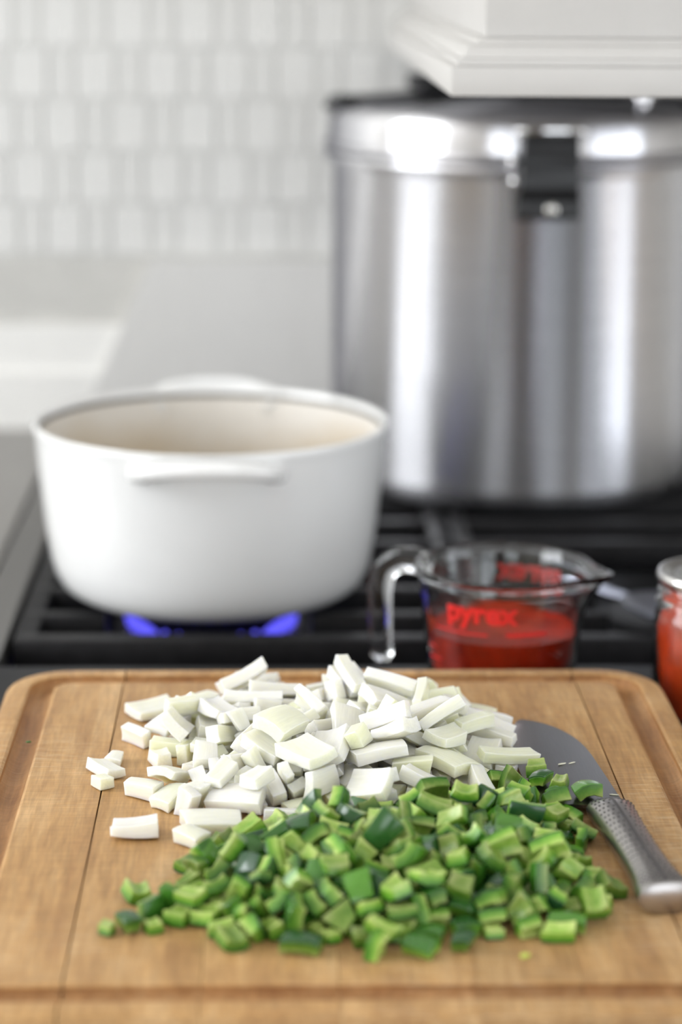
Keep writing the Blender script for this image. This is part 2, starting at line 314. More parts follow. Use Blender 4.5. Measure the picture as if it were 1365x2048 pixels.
finish('cooktop', bm_box((-.1965, 1.566, .86), (.507, 2.375, .885), .003), 'enamel_black', rg, off=RO, smooth=0)
for x0, x1 in ((-.2255, -.1965), (.507, .536)): finish('side_trim', bm_box((x0, 1.566, .86), (x1, 2.40, .9195), .003), 'steel', rg, off=RO, smooth=0)
bm = bmesh.new()
q = [(-.209, .92), (.536, .92), (.536, 1.100), (-.1275, 1.100)]  # left end slanted along the edge of the built-in light patch
f = [bm.verts.new((x, 2.399, z)) for x, z in q]; g = [bm.verts.new((x, 2.4155, z)) for x, z in q]
bm.faces.new(f); bm.faces.new(g[::-1])
for i in range(4): bm.faces.new((f[i], g[i], g[(i+1) % 4], f[(i+1) % 4]))
finish('backguard', bm, 'guard', rg, off=RO, smooth=0)
finish('rear_trim', bm_box((-.1965, 2.375, .86), (.507, 2.399, .925), .003), 'steel', rg, off=RO, smooth=0)
# grates
def grate(x0, x1, label):
    g = empty('burner_grate', ((x0+x1)/2, 1.62, .885)); tag(g, label, 'grate', 'cast iron burner grates')
    off = g.location
    ys = [1.634, 1.697, 1.770, 1.845, 1.920, 1.995, 2.070, 2.145, 2.220, 2.290, 2.350]
    for i, y in enumerate(ys):
        w = .0095 if i in (0, len(ys)-1) else .0075
        spans = [(x0, x1)]
        for bx, by, hw in ((-.049, 1.770, .078), (.330, 1.770, .070)):     # bars stop short over the burner heads
            if abs(y-by) < .08 and x0 < bx < x1: spans = [(x0, bx-hw), (bx+hw, x1)]
        for s0, s1 in spans: finish('bar', bm_box((s0, y-w, .897), (s1, y+w, .9197), .0025), 'iron', g, off=off)
    for x in (x0+.008, x1-.008): finish('side_bar', bm_box((x-.008, 1.625, .8975), (x+.008, 2.359, .9192), .002), 'iron', g, off=off)
    for x in (x0+.012, x1-.012):
        for y in (1.634, 1.995, 2.350): finish('foot', bm_box((x-.007, y-.007, .885), (x+.007, y+.007, .899)), 'iron', g, off=off, smooth=0)
grate(-.192, .153, 'black cast iron grate under the white pot')
grate(.157, .503, 'black cast iron grate under the tall pressure cooker')
def burner(x, y, lit, label):
    b = empty('gas_burner', (x, y, .885)); tag(b, label, 'burner', 'gas burners')
    bm = bmesh.new(); lathe(bm, [(0, 0), (.074, 0), (.072, .004), (.064, .006), (.062, .0105), (0, .0105)], 40); finish('burner_base', bm, 'steel' if lit else 'iron', b)
    bm = bmesh.new(); lathe(bm, [(0, .0106), (.058, .0106), (.060, .012), (.056, .0145), (0, .015)], 40); finish('burner_cap', bm, 'iron', b)
    if lit:
        n = 32
        for k in range(n):
            a = 2*PI*k/n; ln, fat = (.030, 1.35) if k % 8 == 4 else (.006, .5)      # four tall flames between the grate fingers, a low ring elsewhere
            d = Vector((math.cos(a), math.sin(a), 0)); bm = bmesh.new()
            pts = [d*(.062+ln*t)+Vector((0, 0, .0085+.7*ln*t)) for t in [i/7 for i in range(8)]]
            sweep(bm, pts, lambda t: oval(.0005+fat*.0048*math.sin(PI*min(1, .2+t*.8))**.8, .0005+.0042*math.sin(PI*min(1, .2+t*.8))**.8, 8))
            finish('flame', bm, 'flame', b)
burner(-.049, 1.770, True, 'lit gas burner with blue flames under the white pot')
burner(.330, 1.770, False, 'unlit gas burner behind the sauce jar')

# ------------------------------------------------------------------ range hood
hd = empty('range_hood', (.41, 2.0, 1.32)); tag(hd, 'white painted range hood with a stepped moulding above the pressure cooker', 'range hood')
HX0, HX1, HY0, HZ = .1180, .72, 1.541, 1.3203
def collar(i0, z0, z1, i1=None, name='moulding'):
    i1 = i0 if i1 is None else i1; bm = bmesh.new()
    lo = [(HX0+i0, HY0+i0), (HX1-i0, HY0+i0), (HX1-i0, YW-.007), (HX0+i0, YW-.007)]; hi = [(HX0+i1, HY0+i1), (HX1-i1, HY0+i1), (HX1-i1, YW-.007), (HX0+i1, YW-.007)]
    L = [bm.verts.new((x, y, z0)) for x, y in lo]; H = [bm.verts.new((x, y, z1)) for x, y in hi]
    fs = [bm.faces.new(L[::-1]), bm.faces.new(H)]+[bm.faces.new((L[i], L[(i+1) % 4], H[(i+1) % 4], H[i])) for i in range(4)]
    bmesh.ops.bevel(bm, geom=list(bm.edges), offset=.0014, segments=2, affect='EDGES', profile=.5)
    return finish(name, bm, 'hood', hd, off=hd.location)
collar(0, HZ, HZ+.0195, name='fascia'); collar(.004, HZ+.0195, HZ+.0245); collar(.0065, HZ+.0245, HZ+.0330, .013); collar(.016, HZ+.0330, HZ+.0375, .021); collar(.024, HZ+.0375, 1.75, .024, 'hood_body')
collar(.10, 1.75, 2.69, .10, 'chimney')

# ------------------------------------------------------------------ white pot
PX, PY = -.0485, 1.772
pt = empty('dutch_oven', (PX, PY, .92)); tag(pt, 'white enamelled round pot with loop handles standing open over a flame', 'pot')
out = [(0, 0), (.098, 0), (.110, .0022), (.1185, .008), (.1240, .018), (.1275, .032), (.1310, .056), (.1350, .093), (.1378, .125), (.1390, .131)]
bm = bmesh.new(); lathe(bm, out+[(.1395, .1322), (.1385, .1365), (.1365, .1368), (.1352, .1355), (.1348, .1300)], 96); finish('pot_body', bm, 'pot', pt, smooth=60)
bm = bmesh.new(); lathe(bm, [(.1350, .1318), (.1332, .1312), (.1334, .1285), (.1350, .1287)], 96, True); finish('rim_line', bm, 'pot_rim', pt)
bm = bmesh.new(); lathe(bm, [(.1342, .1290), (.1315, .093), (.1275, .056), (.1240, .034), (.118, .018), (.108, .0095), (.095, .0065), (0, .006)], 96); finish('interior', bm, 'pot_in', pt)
for s in (-1, 1):
    pts = arc_pts([(-.050, s*.124, .119), (-.049, s*.140, .1232), (-.042, s*.158, .1288), (-.022, s*.1675, .1322), (.0, s*.1695, .1330), (.022, s*.1675, .1322), (.042, s*.158, .1288), (.049, s*.140, .1232), (.050, s*.124, .119)], 6)
    bm = bmesh.new(); sweep(bm, pts, [(a*.0088, b*.0062) for a, b in [(math.copysign(abs(math.cos(t))**.6, math.cos(t)), math.copysign(abs(math.sin(t))**.6, math.sin(t))) for t in [2*PI*k/14 for k in range(14)]]]); finish('handle', bm, 'pot', pt, smooth=60)

# ------------------------------------------------------------------ pressure cooker
KX, KY, KR = .2355, 2.19, .178
pc = empty('pressure_cooker', (KX, KY, .92)); tag(pc, 'tall brushed aluminium pressure cooker with a clamped lid and black latch', 'pressure cooker')
bm = bmesh.new(); lathe(bm, [(0, 0), (.160, 0), (.170, .003), (.1765, .010), (KR, .020), (KR, .300), (.1805, .304), (.185, .305), (.1865, .309), (.185, .3125), (.181, .313), (0, .313)], 128); finish('pot_body', bm, 'cooker', pc)
bm = bmesh.new(); lathe(bm, [(0, .3135), (.183, .3135), (.1865, .3155), (.1880, .3185), (.1865, .3215), (.1830, .3230), (.1825, .330), (.1820, .345), (.1795, .351), (.174, .3545), (.168, .3555), (.162, .3535), (.15, .3540), (.09, .3590), (0, .3620)], 128); ld = finish('lid', bm, 'cooker', pc)
def on_cyl(a, r, z): return (r*math.sin(a), -r*math.cos(a), z)
# latch in front, a little right of centre
la = .020
lt = empty('latch', (0, 0, 0), la); lt.parent = pc
bm = bm_box((-.030, -.199, .3405), (.030, -.176, .3505), .003); finish('steel_tab', bm, 'chrome', lt)
bm = bmesh.new()
prof = [(-.176, .342), (-.204, .342), (-.206, .334), (-.2035, .320), (-.2055, .312), (-.2055, .296), (-.213, .287), (-.214, .271), (-.202, .269), (-.179, .274)]
for x0, x1, flare in ((-.0245, .0245, 0),):
    A = []; B = []
    for y, z in prof:
        w = .0055 if z < .29 else 0.0
        A.append(bm.verts.new((x0-w*1.1, y, z))); B.append(bm.verts.new((x1+w*.2, y, z)))
    bm.faces.new(A); bm.faces.new(B[::-1])
    for i in range(len(A)): bm.faces.new((A[i], A[(i+1) % len(A)], B[(i+1) % len(B)], B[i]))
bmesh.ops.bevel(bm, geom=list(bm.edges), offset=.0016, segments=2, affect='EDGES', profile=.5)
finish('latch_body', bm, 'black_plastic', lt)
for x, z in ((-.0305, .3185), (-.0285, .301)):
    bm = bmesh.new(); bmesh.ops.create_uvsphere(bm, u_segments=14, v_segments=8, radius=.0052); bmesh.ops.scale(bm, vec=(1, .8, 1.2), verts=bm.verts); finish('rivet', bm, 'chrome', lt, (x, -.190, z))
bm = bmesh.new(); lathe(bm, [(0, 0), (.005, 0), (.0055, .0012), (.003, .002), (0, .0022)], 16); o = finish('latch_badge', bm, 'brass', lt, (0, -.2138, .279)); o.rotation_euler = (PI/2, 0, 0)
# black carrying bar lying across the lid, its ends bent over the rim, knob and vent
bm = bmesh.new(); sweep(bm, arc_pts([(-.186, -.012, .352), (-.178, -.012, .3580), (-.160, -.010, .3605), (-.09, -.006, .3645), (0, 0, .3665), (.09, .006, .3645), (.160, .010, .3605), (.178, .012, .3580), (.186, .012, .352)], 5), oval(.011, .0040, 10)); finish('lid_bar', bm, 'black_plastic', pc)
for x in (-.170, .170):
    bm = bmesh.new(); lathe(bm, [(0, 0), (.014, 0), (.015, .004), (.013, .010), (0, .012)], 24); finish('bar_end', bm, 'black_plastic', pc, (x, -.011 if x < 0 else .011, .3540))
bm = bmesh.new(); lathe(bm, [(0, 0), (.013, 0), (.014, .006), (.024, .012), (.026, .018), (.022, .024), (0, .026)], 28); finish('lid_knob', bm, 'black_plastic', pc, (-.082, .05, .357))
bm = bmesh.new(); lathe(bm, [(0, 0), (.006, 0), (.006, .008), (.010, .010), (.010, .016), (0, .018)], 20); finish('vent', bm, 'chrome', pc, (.105, -.06, .355))

# ------------------------------------------------------------------ cutting board, plank by plank
BX0, BX1, BY0, BY1, BT = -.1695, .2495, .9245, 1.4300, .040
CX, CY = (BX0+BX1)/2, (BY0+BY1)/2
bd = empty('cutting_board', (CX, CY, .92)); tag(bd, 'honey coloured maple cutting board with a juice groove and rounded corners', 'cutting board')
def rrect(inset, rad, n=10):
    hx, hy = (BX1-BX0)/2-inset, (BY1-BY0)/2-inset; rad = max(rad, .002); pts = []
    for cx, cy, a0 in ((hx-rad, hy-rad, 0), (-hx+rad, hy-rad, PI/2), (-hx+rad, -hy+rad, PI), (hx-rad, -hy+rad, 1.5*PI)):
        for k in range(n+1): a = a0+PI/2*k/n; pts.append((cx+rad*math.cos(a), cy+rad*math.sin(a)))
    return pts
R0 = .042
prof = [(.004, 0), (.0012, .0012), (0, .004), (0, BT-.007), (.0008, BT-.0035), (.0030, BT-.0010), (.0065, BT)]
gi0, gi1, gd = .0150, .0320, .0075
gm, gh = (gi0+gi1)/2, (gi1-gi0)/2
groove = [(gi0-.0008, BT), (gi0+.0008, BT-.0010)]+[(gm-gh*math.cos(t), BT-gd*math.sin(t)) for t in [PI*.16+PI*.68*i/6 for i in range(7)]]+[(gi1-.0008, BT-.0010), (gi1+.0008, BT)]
bm = bmesh.new(); rings = []
for ins, z in prof+groove: rings.append([bm.verts.new((x, y, z)) for x, y in rrect(ins, R0-ins)])
n = len(rings[0]); ng = len(prof)
for i in range(len(rings)-1):
    for k in range(n):
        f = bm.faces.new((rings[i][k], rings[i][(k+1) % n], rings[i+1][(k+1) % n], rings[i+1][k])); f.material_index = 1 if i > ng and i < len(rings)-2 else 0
bm.faces.new(rings[0][::-1]); bm.faces.new(rings[-1])
bmesh.ops.recalc_face_normals(bm, faces=bm.faces)
full = bpy.data.meshes.new('board_full'); bm.to_mesh(full); bm.free()
cuts = [BX0-.01, -.0950, -.0325, .0300, .0925, .1400, .1935, BX1+.01]
for i in range(len(cuts)-1):
    bm = bmesh.new(); bm.from_mesh(full); wide = (-.0950, .1935)
    for x, nrm in ((cuts[i]+(.00042 if cuts[i] in wide else .00014)-CX, -1), (cuts[i+1]-(.00042 if cuts[i+1] in wide else .00014)-CX, 1)):
        res = bmesh.ops.bisect_plane(bm, geom=list(bm.verts)+list(bm.edges)+list(bm.faces), plane_co=(x, 0, 0), plane_no=(nrm, 0, 0), clear_outer=True)
        ed = [e for e in res['geom_cut'] if isinstance(e, bmesh.types.BMEdge)]
        if ed: bmesh.ops.contextual_create(bm, geom=ed)
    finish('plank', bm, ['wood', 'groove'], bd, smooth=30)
bpy.data.meshes.remove(full)
# ------------------------------------------------------------------ knife
kn = empty('kitchen_knife', (.175, 1.16, ZB)); tag(kn, 'steel santoku knife with a dimpled metal handle lying half under the diced peppers', 'knife')
KO = kn.location
edge = [(.1465, 1.3120), (.1432, 1.3000), (.1408, 1.2800), (.1395, 1.2550), (.1390, 1.2300), (.1400, 1.2000), (.1425, 1.1640)]
spine = [(.1500, 1.3155), (.1560, 1.3125), (.1650, 1.3045), (.1735, 1.2900), (.1795, 1.2720), (.1830, 1.2500), (.1850, 1.2250), (.1872, 1.1950), (.1898, 1.1580)]
def zb(y): return ZB+.0016+max(0, (1.3155-y))*.027        # blade rises towards the bolster
bm = bmesh.new(); nst = 26; rows = []
E, S = arc_pts([(x, y, 0) for x, y in edge], 8), arc_pts([(x, y, 0) for x, y in spine], 8)
def samp(P, t):
    f = t*(len(P)-1); i = min(int(f), len(P)-2); return P[i].lerp(P[i+1], f-i)
for i in range(nst+1):
    t = i/nst; a, b = samp(E, t), samp(S, t); row = []
    for k, (s, th) in enumerate(((0, .00012), (.16, .0008), (.55, .0010), (1, .0011))):
        p = a.lerp(b, s); row.append((bm.verts.new((p.x, p.y, zb(p.y)+th)), bm.verts.new((p.x, p.y, zb(p.y)-th))))
    rows.append(row)
for A, B in zip(rows, rows[1:]):
    for k in range(3):
        bm.faces.new((A[k][0], B[k][0], B[k+1][0], A[k+1][0])); bm.faces.new((A[k][1], A[k+1][1], B[k+1][1], B[k][1]))
    bm.faces.new((A[0][0], A[0][1], B[0][1], B[0][0])); bm.faces.new((A[3][0], B[3][0], B[3][1], A[3][1]))
for R in (rows[0], rows[-1]):
    bm.faces.new([v[0] for v in R]+[v[1] for v in R[::-1]])
finish('blade', bm, 'blade', kn, off=KO, smooth=25)
# handle: lens section carried from the bolster to the butt
hp = arc_pts([(.1802, 1.1600, ZB+.0068), (.1808, 1.1480, ZB+.0072), (.1830, 1.1180, ZB+.0082), (.1858, 1.0800, ZB+.0086), (.1888, 1.0480, ZB+.0088), (.1905, 1.0345, ZB+.0088), (.1912, 1.0290, ZB+.0088)], 6)
def hsec(t):
    w = .0098+.0032*min(1, t/.12)-.0022*math.sin(PI*min(1, max(0, (t-.15)/.6)))+.0022*max(0, (t-.6)/.4); h = .0022+.0060*min(1, t/.18)
    if t > .93: k = math.sqrt(max(.0, 1-((t-.93)/.07)**2))*.75+.25; w *= k; h *= k
    return [(w*math.copysign(abs(math.cos(a))**.85, math.cos(a)), h*math.copysign(abs(math.sin(a))**.9, math.sin(a))) for a in [2*PI*k/24 for k in range(24)]]
bm = bmesh.new(); sweep(bm, hp, hsec); hnd = finish('handle', bm, 'handle', kn, off=KO, smooth=50)
bm = bmesh.new()     # rows of small dimples on both flanks of the handle and the slim channel between them
def hpos(t, a, lift):
    p = samp(hp, t); q = samp(hp, min(1, t+.01)); d = (q-p).normalized(); s = d.cross(Vector((0, 0, 1))).normalized(); v = s.cross(d)
    pts = hsec(t); f = a/(2*PI)*24; i = int(f) % 24; x = pts[i][0]+(pts[(i+1) % 24][0]-pts[i][0])*(f-int(f)); y = pts[i][1]+(pts[(i+1) % 24][1]-pts[i][1])*(f-int(f))
    return p+s*x+v*y+(s*x+v*y).normalized()*lift
for iy in range(26):
    t = .10+.72*iy/25
    for ia in range(9):
        if ia == 4: continue
        a = PI*.5+(ia-4)*.235+(.10 if iy % 2 else 0); c = hpos(t, a, -.00025)
        bmesh.ops.create_icosphere(bm, subdivisions=1, radius=.00078, matrix=Matrix.Translation(c))
finish('dimples', bm, 'dimple', hnd, off=KO).__setitem__('kind', 'stuff')
bm = bmesh.new(); sweep(bm, [hpos(.08+.76*i/20, PI*.5, .00005) for i in range(21)], oval(.0010, .0004, 6)); finish('channel', bm, 'dimple', hnd, off=KO)

# ------------------------------------------------------------------ measuring cup
UX, UY, UA = .1570, 1.5060, math.radians(-27)      # spout direction
cp = empty('measuring_cup', (UX, UY, .92), UA); tag(cp, 'clear glass measuring cup with red print, half full of tomato sauce', 'measuring cup')
def cup_r(z): return .0490+(z/.089)*.0098
def spout(p, a):
    x, y, z = p; a = (a+PI) % (2*PI)-PI; k = math.exp(-(a/.34)**2)*max(0, (z-.050)/.039)**1.6
    f = 1+.30*k; return (x*f, y*(1-.10*k), z+.0015*k)
glass = [(0, 0), (.043, 0), (.0475, .0015), (cup_r(.005), .005)]+[(cup_r(z), z) for z in (.015, .025, .035, .045, .055, .064, .072, .079, .083)]+[(.0600, .0850), (.0612, .0872), (.0606, .0892), (.0588, .0898), (.0570, .0885), (.0556, .0850)]+[(cup_r(z)-.0036, z) for z in (.079, .072, .064, .055, .045, .035, .025, .015)]+[(.0450, .0085), (.040, .0055), (0, .005)]
bm = bmesh.new(); lathe(bm, glass, 96, warp=spout); finish('glass_body', bm, 'glass', cp, smooth=60)
bm = bmesh.new(); zs = .0460
lathe(bm, [(0, .0052), (.040, .0057), (.0449, .0087)]+[(cup_r(z)-.00375, z) for z in (.015, .025, .035)]+[(cup_r(zs)-.00385, zs), (cup_r(zs)-.0060, zs-.0010), (0, zs-.0014)], 96); finish('sauce', bm, 'sauce', cp, smooth=50)
hpts = arc_pts([(-.0560, 0, .0820), (-.0660, 0, .0838), (-.0780, 0, .0825), (-.0880, 0, .0745), (-.0915, 0, .0600), (-.0915, 0, .0400), (-.0905, 0, .0220), (-.0895, 0, .0090)], 6)
def gsec(t): w = .0095-.0018*t; h = .0046+.0008*t; k = 1 if t < .96 else .72; return [(w*k*math.copysign(abs(math.cos(a))**.7, math.cos(a)), h*k*math.copysign(abs(math.sin(a))**.7, math.sin(a))) for a in [2*PI*i/16 for i in range(16)]]
bm = bmesh.new(); sweep(bm, hpts, gsec, up=(0, 1, 0)); 
for v in bm.verts: v.co = v.co
finish('handle', bm, 'glass', cp, smooth=60)
def text_on_cup(txt, size, a0, z, name, heavy=.012, spread=1.0):
    cu = bpy.data.curves.new('t', 'FONT'); cu.body = txt; cu.size = size; cu.align_x = 'CENTER'; cu.extrude = .0002; cu.offset = heavy*size; cu.space_character = spread; cu.resolution_u = 4
    to = bpy.data.objects.new('t', cu); COL.objects.link(to); dg = bpy.context.evaluated_depsgraph_get(); dg.update()
    me = bpy.data.meshes.new_from_object(to.evaluated_get(dg)); bpy.data.objects.remove(to); bpy.data.curves.remove(cu)
    for v in me.vertices:
        x, y, d = v.co; zz = z+y; rad = cup_r(zz)+.00035+d; a = a0+x/cup_r(z); v.co = (rad*math.cos(a), rad*math.sin(a), zz)
    me.materials.clear(); me.materials.append(M['print_red']); me.name = name; return link(name, me, cp)
FA = -PI/2+math.radians(0)
text_on_cup('pyrex', .0210, FA+.10, .0625, 'lettering', .034)
text_on_cup('pyrex', .0210, FA+PI, .0640, 'lettering', .034)
def mark(a0, a1, z, h=.0012):
    bm = bmesh.new(); n = 10; lo = []; hi = []
    for i in range(n+1):
        a = a0+(a1-a0)*i/n
        for L_, zz in ((lo, z), (hi, z+h)):
            L_.append([bm.verts.new(((cup_r(zz)+d)*math.cos(a), (cup_r(zz)+d)*math.sin(a), zz)) for d in (.0002, .0006)])
    for i in range(n):
        bm.faces.new((lo[i][1], lo[i+1][1], hi[i+1][1], hi[i][1])); bm.faces.new((lo[i][0], hi[i][0], hi[i+1][0], lo[i+1][0]))
        bm.faces.new((lo[i][0], lo[i+1][0], lo[i+1][1], lo[i][1])); bm.faces.new((hi[i][0], hi[i][1], hi[i+1][1], hi[i+1][0]))
    bm.faces.new((lo[0][0], lo[0][1], hi[0][1], hi[0][0])); bm.faces.new((lo[n][0], hi[n][0], hi[n][1], lo[n][1]))
    finish('measuring_line', bm, 'print_red', cp, smooth=0)
mark(FA+.42, FA+.92, .0535, .0026); mark(FA-.55, FA+.2, .0535); mark(FA-.75, FA-.50, .030); mark(FA-.75, FA-.60, .038)
bm = bmesh.new()     # sauce smeared up the inside of the glass near the handle
n = 16; ro = []; ri = []
for i in range(n):
    t = 2*PI*i/n; a = PI+.62+.26*math.cos(t)*(1+.25*math.sin(3*t)); z = .050+.0105*math.sin(t)*(1+.2*math.cos(2*t)); r = cup_r(z)-.0036
    ro.append(bm.verts.new(((r-.00005)*math.cos(a), (r-.00005)*math.sin(a), z))); ri.append(bm.verts.new(((r-.0008)*math.cos(a), (r-.0008)*math.sin(a), z)))
bm.faces.new(ro); bm.faces.new(ri[::-1])
for i in range(n): bm.faces.new((ro[i], ri[i], ri[(i+1) % n], ro[(i+1) % n]))
finish('sauce_smear', bm, 'sauce_jar', cp, smooth=0)

# ------------------------------------------------------------------ jar of sauce
JX, JY = .2930, 1.4420
jr = empty('sauce_jar', (JX, JY, .92)); tag(jr, 'glass jar of orange-red tomato sauce with a silver lid beside the board corner', 'jar')
go = [(0, 0), (.036, 0), (.0405, .003), (.0420, .009), (.0425, .02), (.0425, .070), (.0415, .078), (.0395, .083), (.0405, .0845), (.0420, .0862), (.0405, .0880), (.0392, .0890), (.0392, .0925), (.0405, .0940), (.0392, .0955), (.0390, .0995), (.0385, .1010), (.0365, .1010)]
gi = [(.0362, .0985), (.0362, .088), (.0370, .083), (.0385, .076), (.0395, .070), (.0395, .012), (.036, .006), (0, .005)]
bm = bmesh.new(); lathe(bm, go+gi, 72); finish('glass_body', bm, 'glass', jr, smooth=50)
bm = bmesh.new(); lathe(bm, [(0, .0053), (.0355, .0063), (.0393, .0125), (.0393, .070), (.0382, .0765), (.0367, .084), (.0359, .090), (.0359, .0955), (0, .096)], 72); finish('sauce', bm, 'sauce_jar', jr)
bm = bmesh.new(); lathe(bm, [(0, .1012), (.0395, .1012), (.0412, .1005), (.0418, .1018), (.0415, .1055), (.0402, .1075), (.0385, .1078), (.0350, .1068), (.0325, .1048), (.0310, .1045), (.0, .1045)], 72); jl = finish('lid', bm, 'lid', jr, smooth=35)
bm = bmesh.new(); lathe(bm, [(0, .1045), (.0305, .1045), (.0300, .1053), (0, .1053)], 48); finish('lid_disc', bm, 'lid_grey', jl)

jr.scale = (1, 1, .945)
# ------------------------------------------------------------------ spoon on the grate
sp = empty('serving_spoon', (.300, 1.668, .92)); tag(sp, 'blue-grey steel spoon lying on the grate behind the jar', 'spoon')
bm = bmesh.new(); sweep(bm, arc_pts([(.232, 1.835, .9245), (.248, 1.785, .9240), (.264, 1.740, .9250), (.280, 1.705, .9290)], 6), lambda t: oval(.0045+.0035*t, .0018, 10)); finish('handle', bm, 'spoon', sp, off=sp.location)
bm = bmesh.new(); nb = 20; C0 = Vector((.3005, 1.668, .9335)); dv = Vector((.45, -.89, 0)).normalized(); sv = Vector((.89, .45, 0)); ringsT = []; ringsB = []
for j in range(6):
    f = j/5; T_ = []; B_ = []
    for k in range(nb):
        a = 2*PI*k/nb; p = C0+dv*(math.cos(a)*.043*f)+sv*(math.sin(a)*.030*f*(1-.15*math.cos(a)))
        T_.append(bm.verts.new(p+Vector((0, 0, -.0105*(1-f*f))))); B_.append(bm.verts.new(p+Vector((0, 0, -.0105*(1-f*f)-.0014))))
    ringsT.append(T_); ringsB.append(B_)
for R_ in (ringsT, ringsB):
    for A, B in zip(R_[1:], R_[2:]):
        for k in range(nb): bm.faces.new((A[k], A[(k+1) % nb], B[(k+1) % nb], B[k]))
    bm.faces.new(R_[1])
for k in range(nb): bm.faces.new((ringsT[-1][k], ringsT[-1][(k+1) % nb], ringsB[-1][(k+1) % nb], ringsB[-1][k]))
for v in ringsT[0]+ringsB[0]: bm.verts.remove(v)
finish('bowl', bm, 'spoon', sp, off=sp.location)

# ------------------------------------------------------------------ diced onion and pepper
def slab_grid(L, W, T, Rw, Rl, corners, zoff=0.0, nl=4, nw=3, inset=0.0, tvar=0.0, seed=0):
    """a slab cut from a curved layer: outline quad (corner offsets), bent across (Rw) and along (Rl)"""
    rnd = random.Random(seed)
    c = [(-L/2+corners[0][0]+inset, -W/2+corners[0][1]+inset), (L/2+corners[1][0]-inset, -W/2+corners[1][1]+inset),
         (L/2+corners[2][0]-inset, W/2+corners[2][1]-inset), (-L/2+corners[3][0]+inset, W/2+corners[3][1]-inset)]
    n1, n2 = rnd.uniform(-1, 1), rnd.uniform(-1, 1)
    V = []; 
    for side in (0, 1):
        for j in range(nw+1):
            b = j/nw
            for i in range(nl+1):
                a = i/nl
                x = (c[0][0]*(1-a)+c[1][0]*a)*(1-b)+(c[3][0]*(1-a)+c[2][0]*a)*b
                y = (c[0][1]*(1-a)+c[1][1]*a)*(1-b)+(c[3][1]*(1-a)+c[2][1]*a)*b
                bend = -(y*y)/(2*Rw)-(x*x)/(2*Rl)
                t = T*(1+tvar*(n1*x/L+n2*y/W))
                k = 1.0 if side else 1.0-min(0.35, T/Rw*0.6)   # inner face of a bent layer is narrower
                V.append((x, y*k, bend+zoff+(t/2 if side else -t/2)))
    S = (nl+1)*(nw+1); Fs = []
    idx = lambda s, i, j: s*S+j*(nl+1)+i
    for j in range(nw):
        for i in range(nl):
            Fs.append((idx(1,i,j), idx(1,i+1,j), idx(1,i+1,j+1), idx(1,i,j+1)))
            Fs.append((idx(0,i,j), idx(0,i,j+1), idx(0,i+1,j+1), idx(0,i+1,j)))
    for i in range(nl):
        Fs.append((idx(0,i,0), idx(0,i+1,0), idx(1,i+1,0), idx(1,i,0)))
        Fs.append((idx(0,i+1,nw), idx(0,i,nw), idx(1,i,nw), idx(1,i+1,nw)))
    for j in range(nw):
        Fs.append((idx(0,0,j+1), idx(0,0,j), idx(1,0,j), idx(1,0,j+1)))
        Fs.append((idx(0,nl,j), idx(0,nl,j+1), idx(1,nl,j+1), idx(1,nl,j)))
    return V, Fs
def onion_specs():
    r = random.Random(11); out = []
    def add(n, L, W, T, cut):
        for _ in range(n):
            l, w, t = r.uniform(*L), r.uniform(*W), r.uniform(*T)
            cs = [(r.uniform(-cut, cut)*l, r.uniform(-cut, cut)*w) for _ in range(4)]
            out.append(dict(L=l, W=w, T=t, Rw=r.uniform(.020, .060), Rl=r.uniform(.06, .20), corners=cs, tvar=r.uniform(.1, .5), seed=r.randint(0, 999)))
    add(4, (.024, .030), (.018, .024), (.0060, .0085), .10)     # 0-3 large petals
    add(8, (.015, .022), (.011, .015), (.0055, .0085), .12)     # 4-11 dice
    add(4, (.024, .034), (.008, .011), (.0060, .0085), .08)     # 12-15 sticks
    add(4, (.010, .014), (.008, .011), (.0045, .0070), .16)     # 16-19 small
    return out
def pepper_specs():
    r = random.Random(5); out = []
    def add(n, L, W, T, cut, Rw):
        for _ in range(n):
            l, w, t = r.uniform(*L), r.uniform(*W), r.uniform(*T)
            cs = [(r.uniform(-cut, cut)*l, r.uniform(-cut, cut)*w) for _ in range(4)]
            out.append(dict(L=l, W=w, T=t, Rw=r.uniform(*Rw), Rl=r.uniform(.02, .06), corners=cs, tvar=r.uniform(.1, .6), seed=r.randint(0, 999)))
    add(9, (.0100, .0140), (.0090, .0130), (.0050, .0068), .16, (.009, .02))    # 0-8 squares
    add(3, (.0140, .0180), (.0115, .0150), (.0048, .0062), .16, (.009, .016))   # 9-11 large
    add(4, (.0100, .0140), (.0090, .0120), (.0044, .0060), .32, (.008, .016))   # 12-15 triangles
    add(4, (.0070, .0095), (.0060, .0090), (.0040, .0055), .20, (.008, .016))   # 16-19 crumbs
    return out

def piece_mesh(name, spec, m, bev, **kw):
    V, Fs = slab_grid(**spec, **kw); bm = bmesh.new(); vs = [bm.verts.new(v) for v in V]
    for f in Fs: bm.faces.new([vs[i] for i in f])
    bmesh.ops.recalc_face_normals(bm, faces=bm.faces); bm.normal_update()
    ed = [e for e in bm.edges if e.calc_face_angle(0) > .75]
    if bev: bmesh.ops.bevel(bm, geom=ed, offset=bev, segments=1, affect='EDGES')
    me = bpy.data.meshes.new(name); bm.to_mesh(me); bm.free(); me.materials.append(M[m]); me.shade_smooth(); me.set_sharp_from_angle(angle=math.radians(35)); return me
OM = [piece_mesh('onion_piece', s, 'onion', .0004) for s in onion_specs()]
PM = []
for s in pepper_specs():
    fl = piece_mesh('pepper_piece', s, 'pflesh', .0005)
    s2 = dict(s); T = s['T']; s2['T'] = .0009; s2['tvar'] = 0
    PM.append((fl, piece_mesh('skin', s2, 'pskin', .0003, zoff=T/2+.00005, inset=.0001)))
def where(x, lo, hi, names):
    k = int((x-lo)/(hi-lo)*len(names)); return names[max(0, min(len(names)-1, k))]
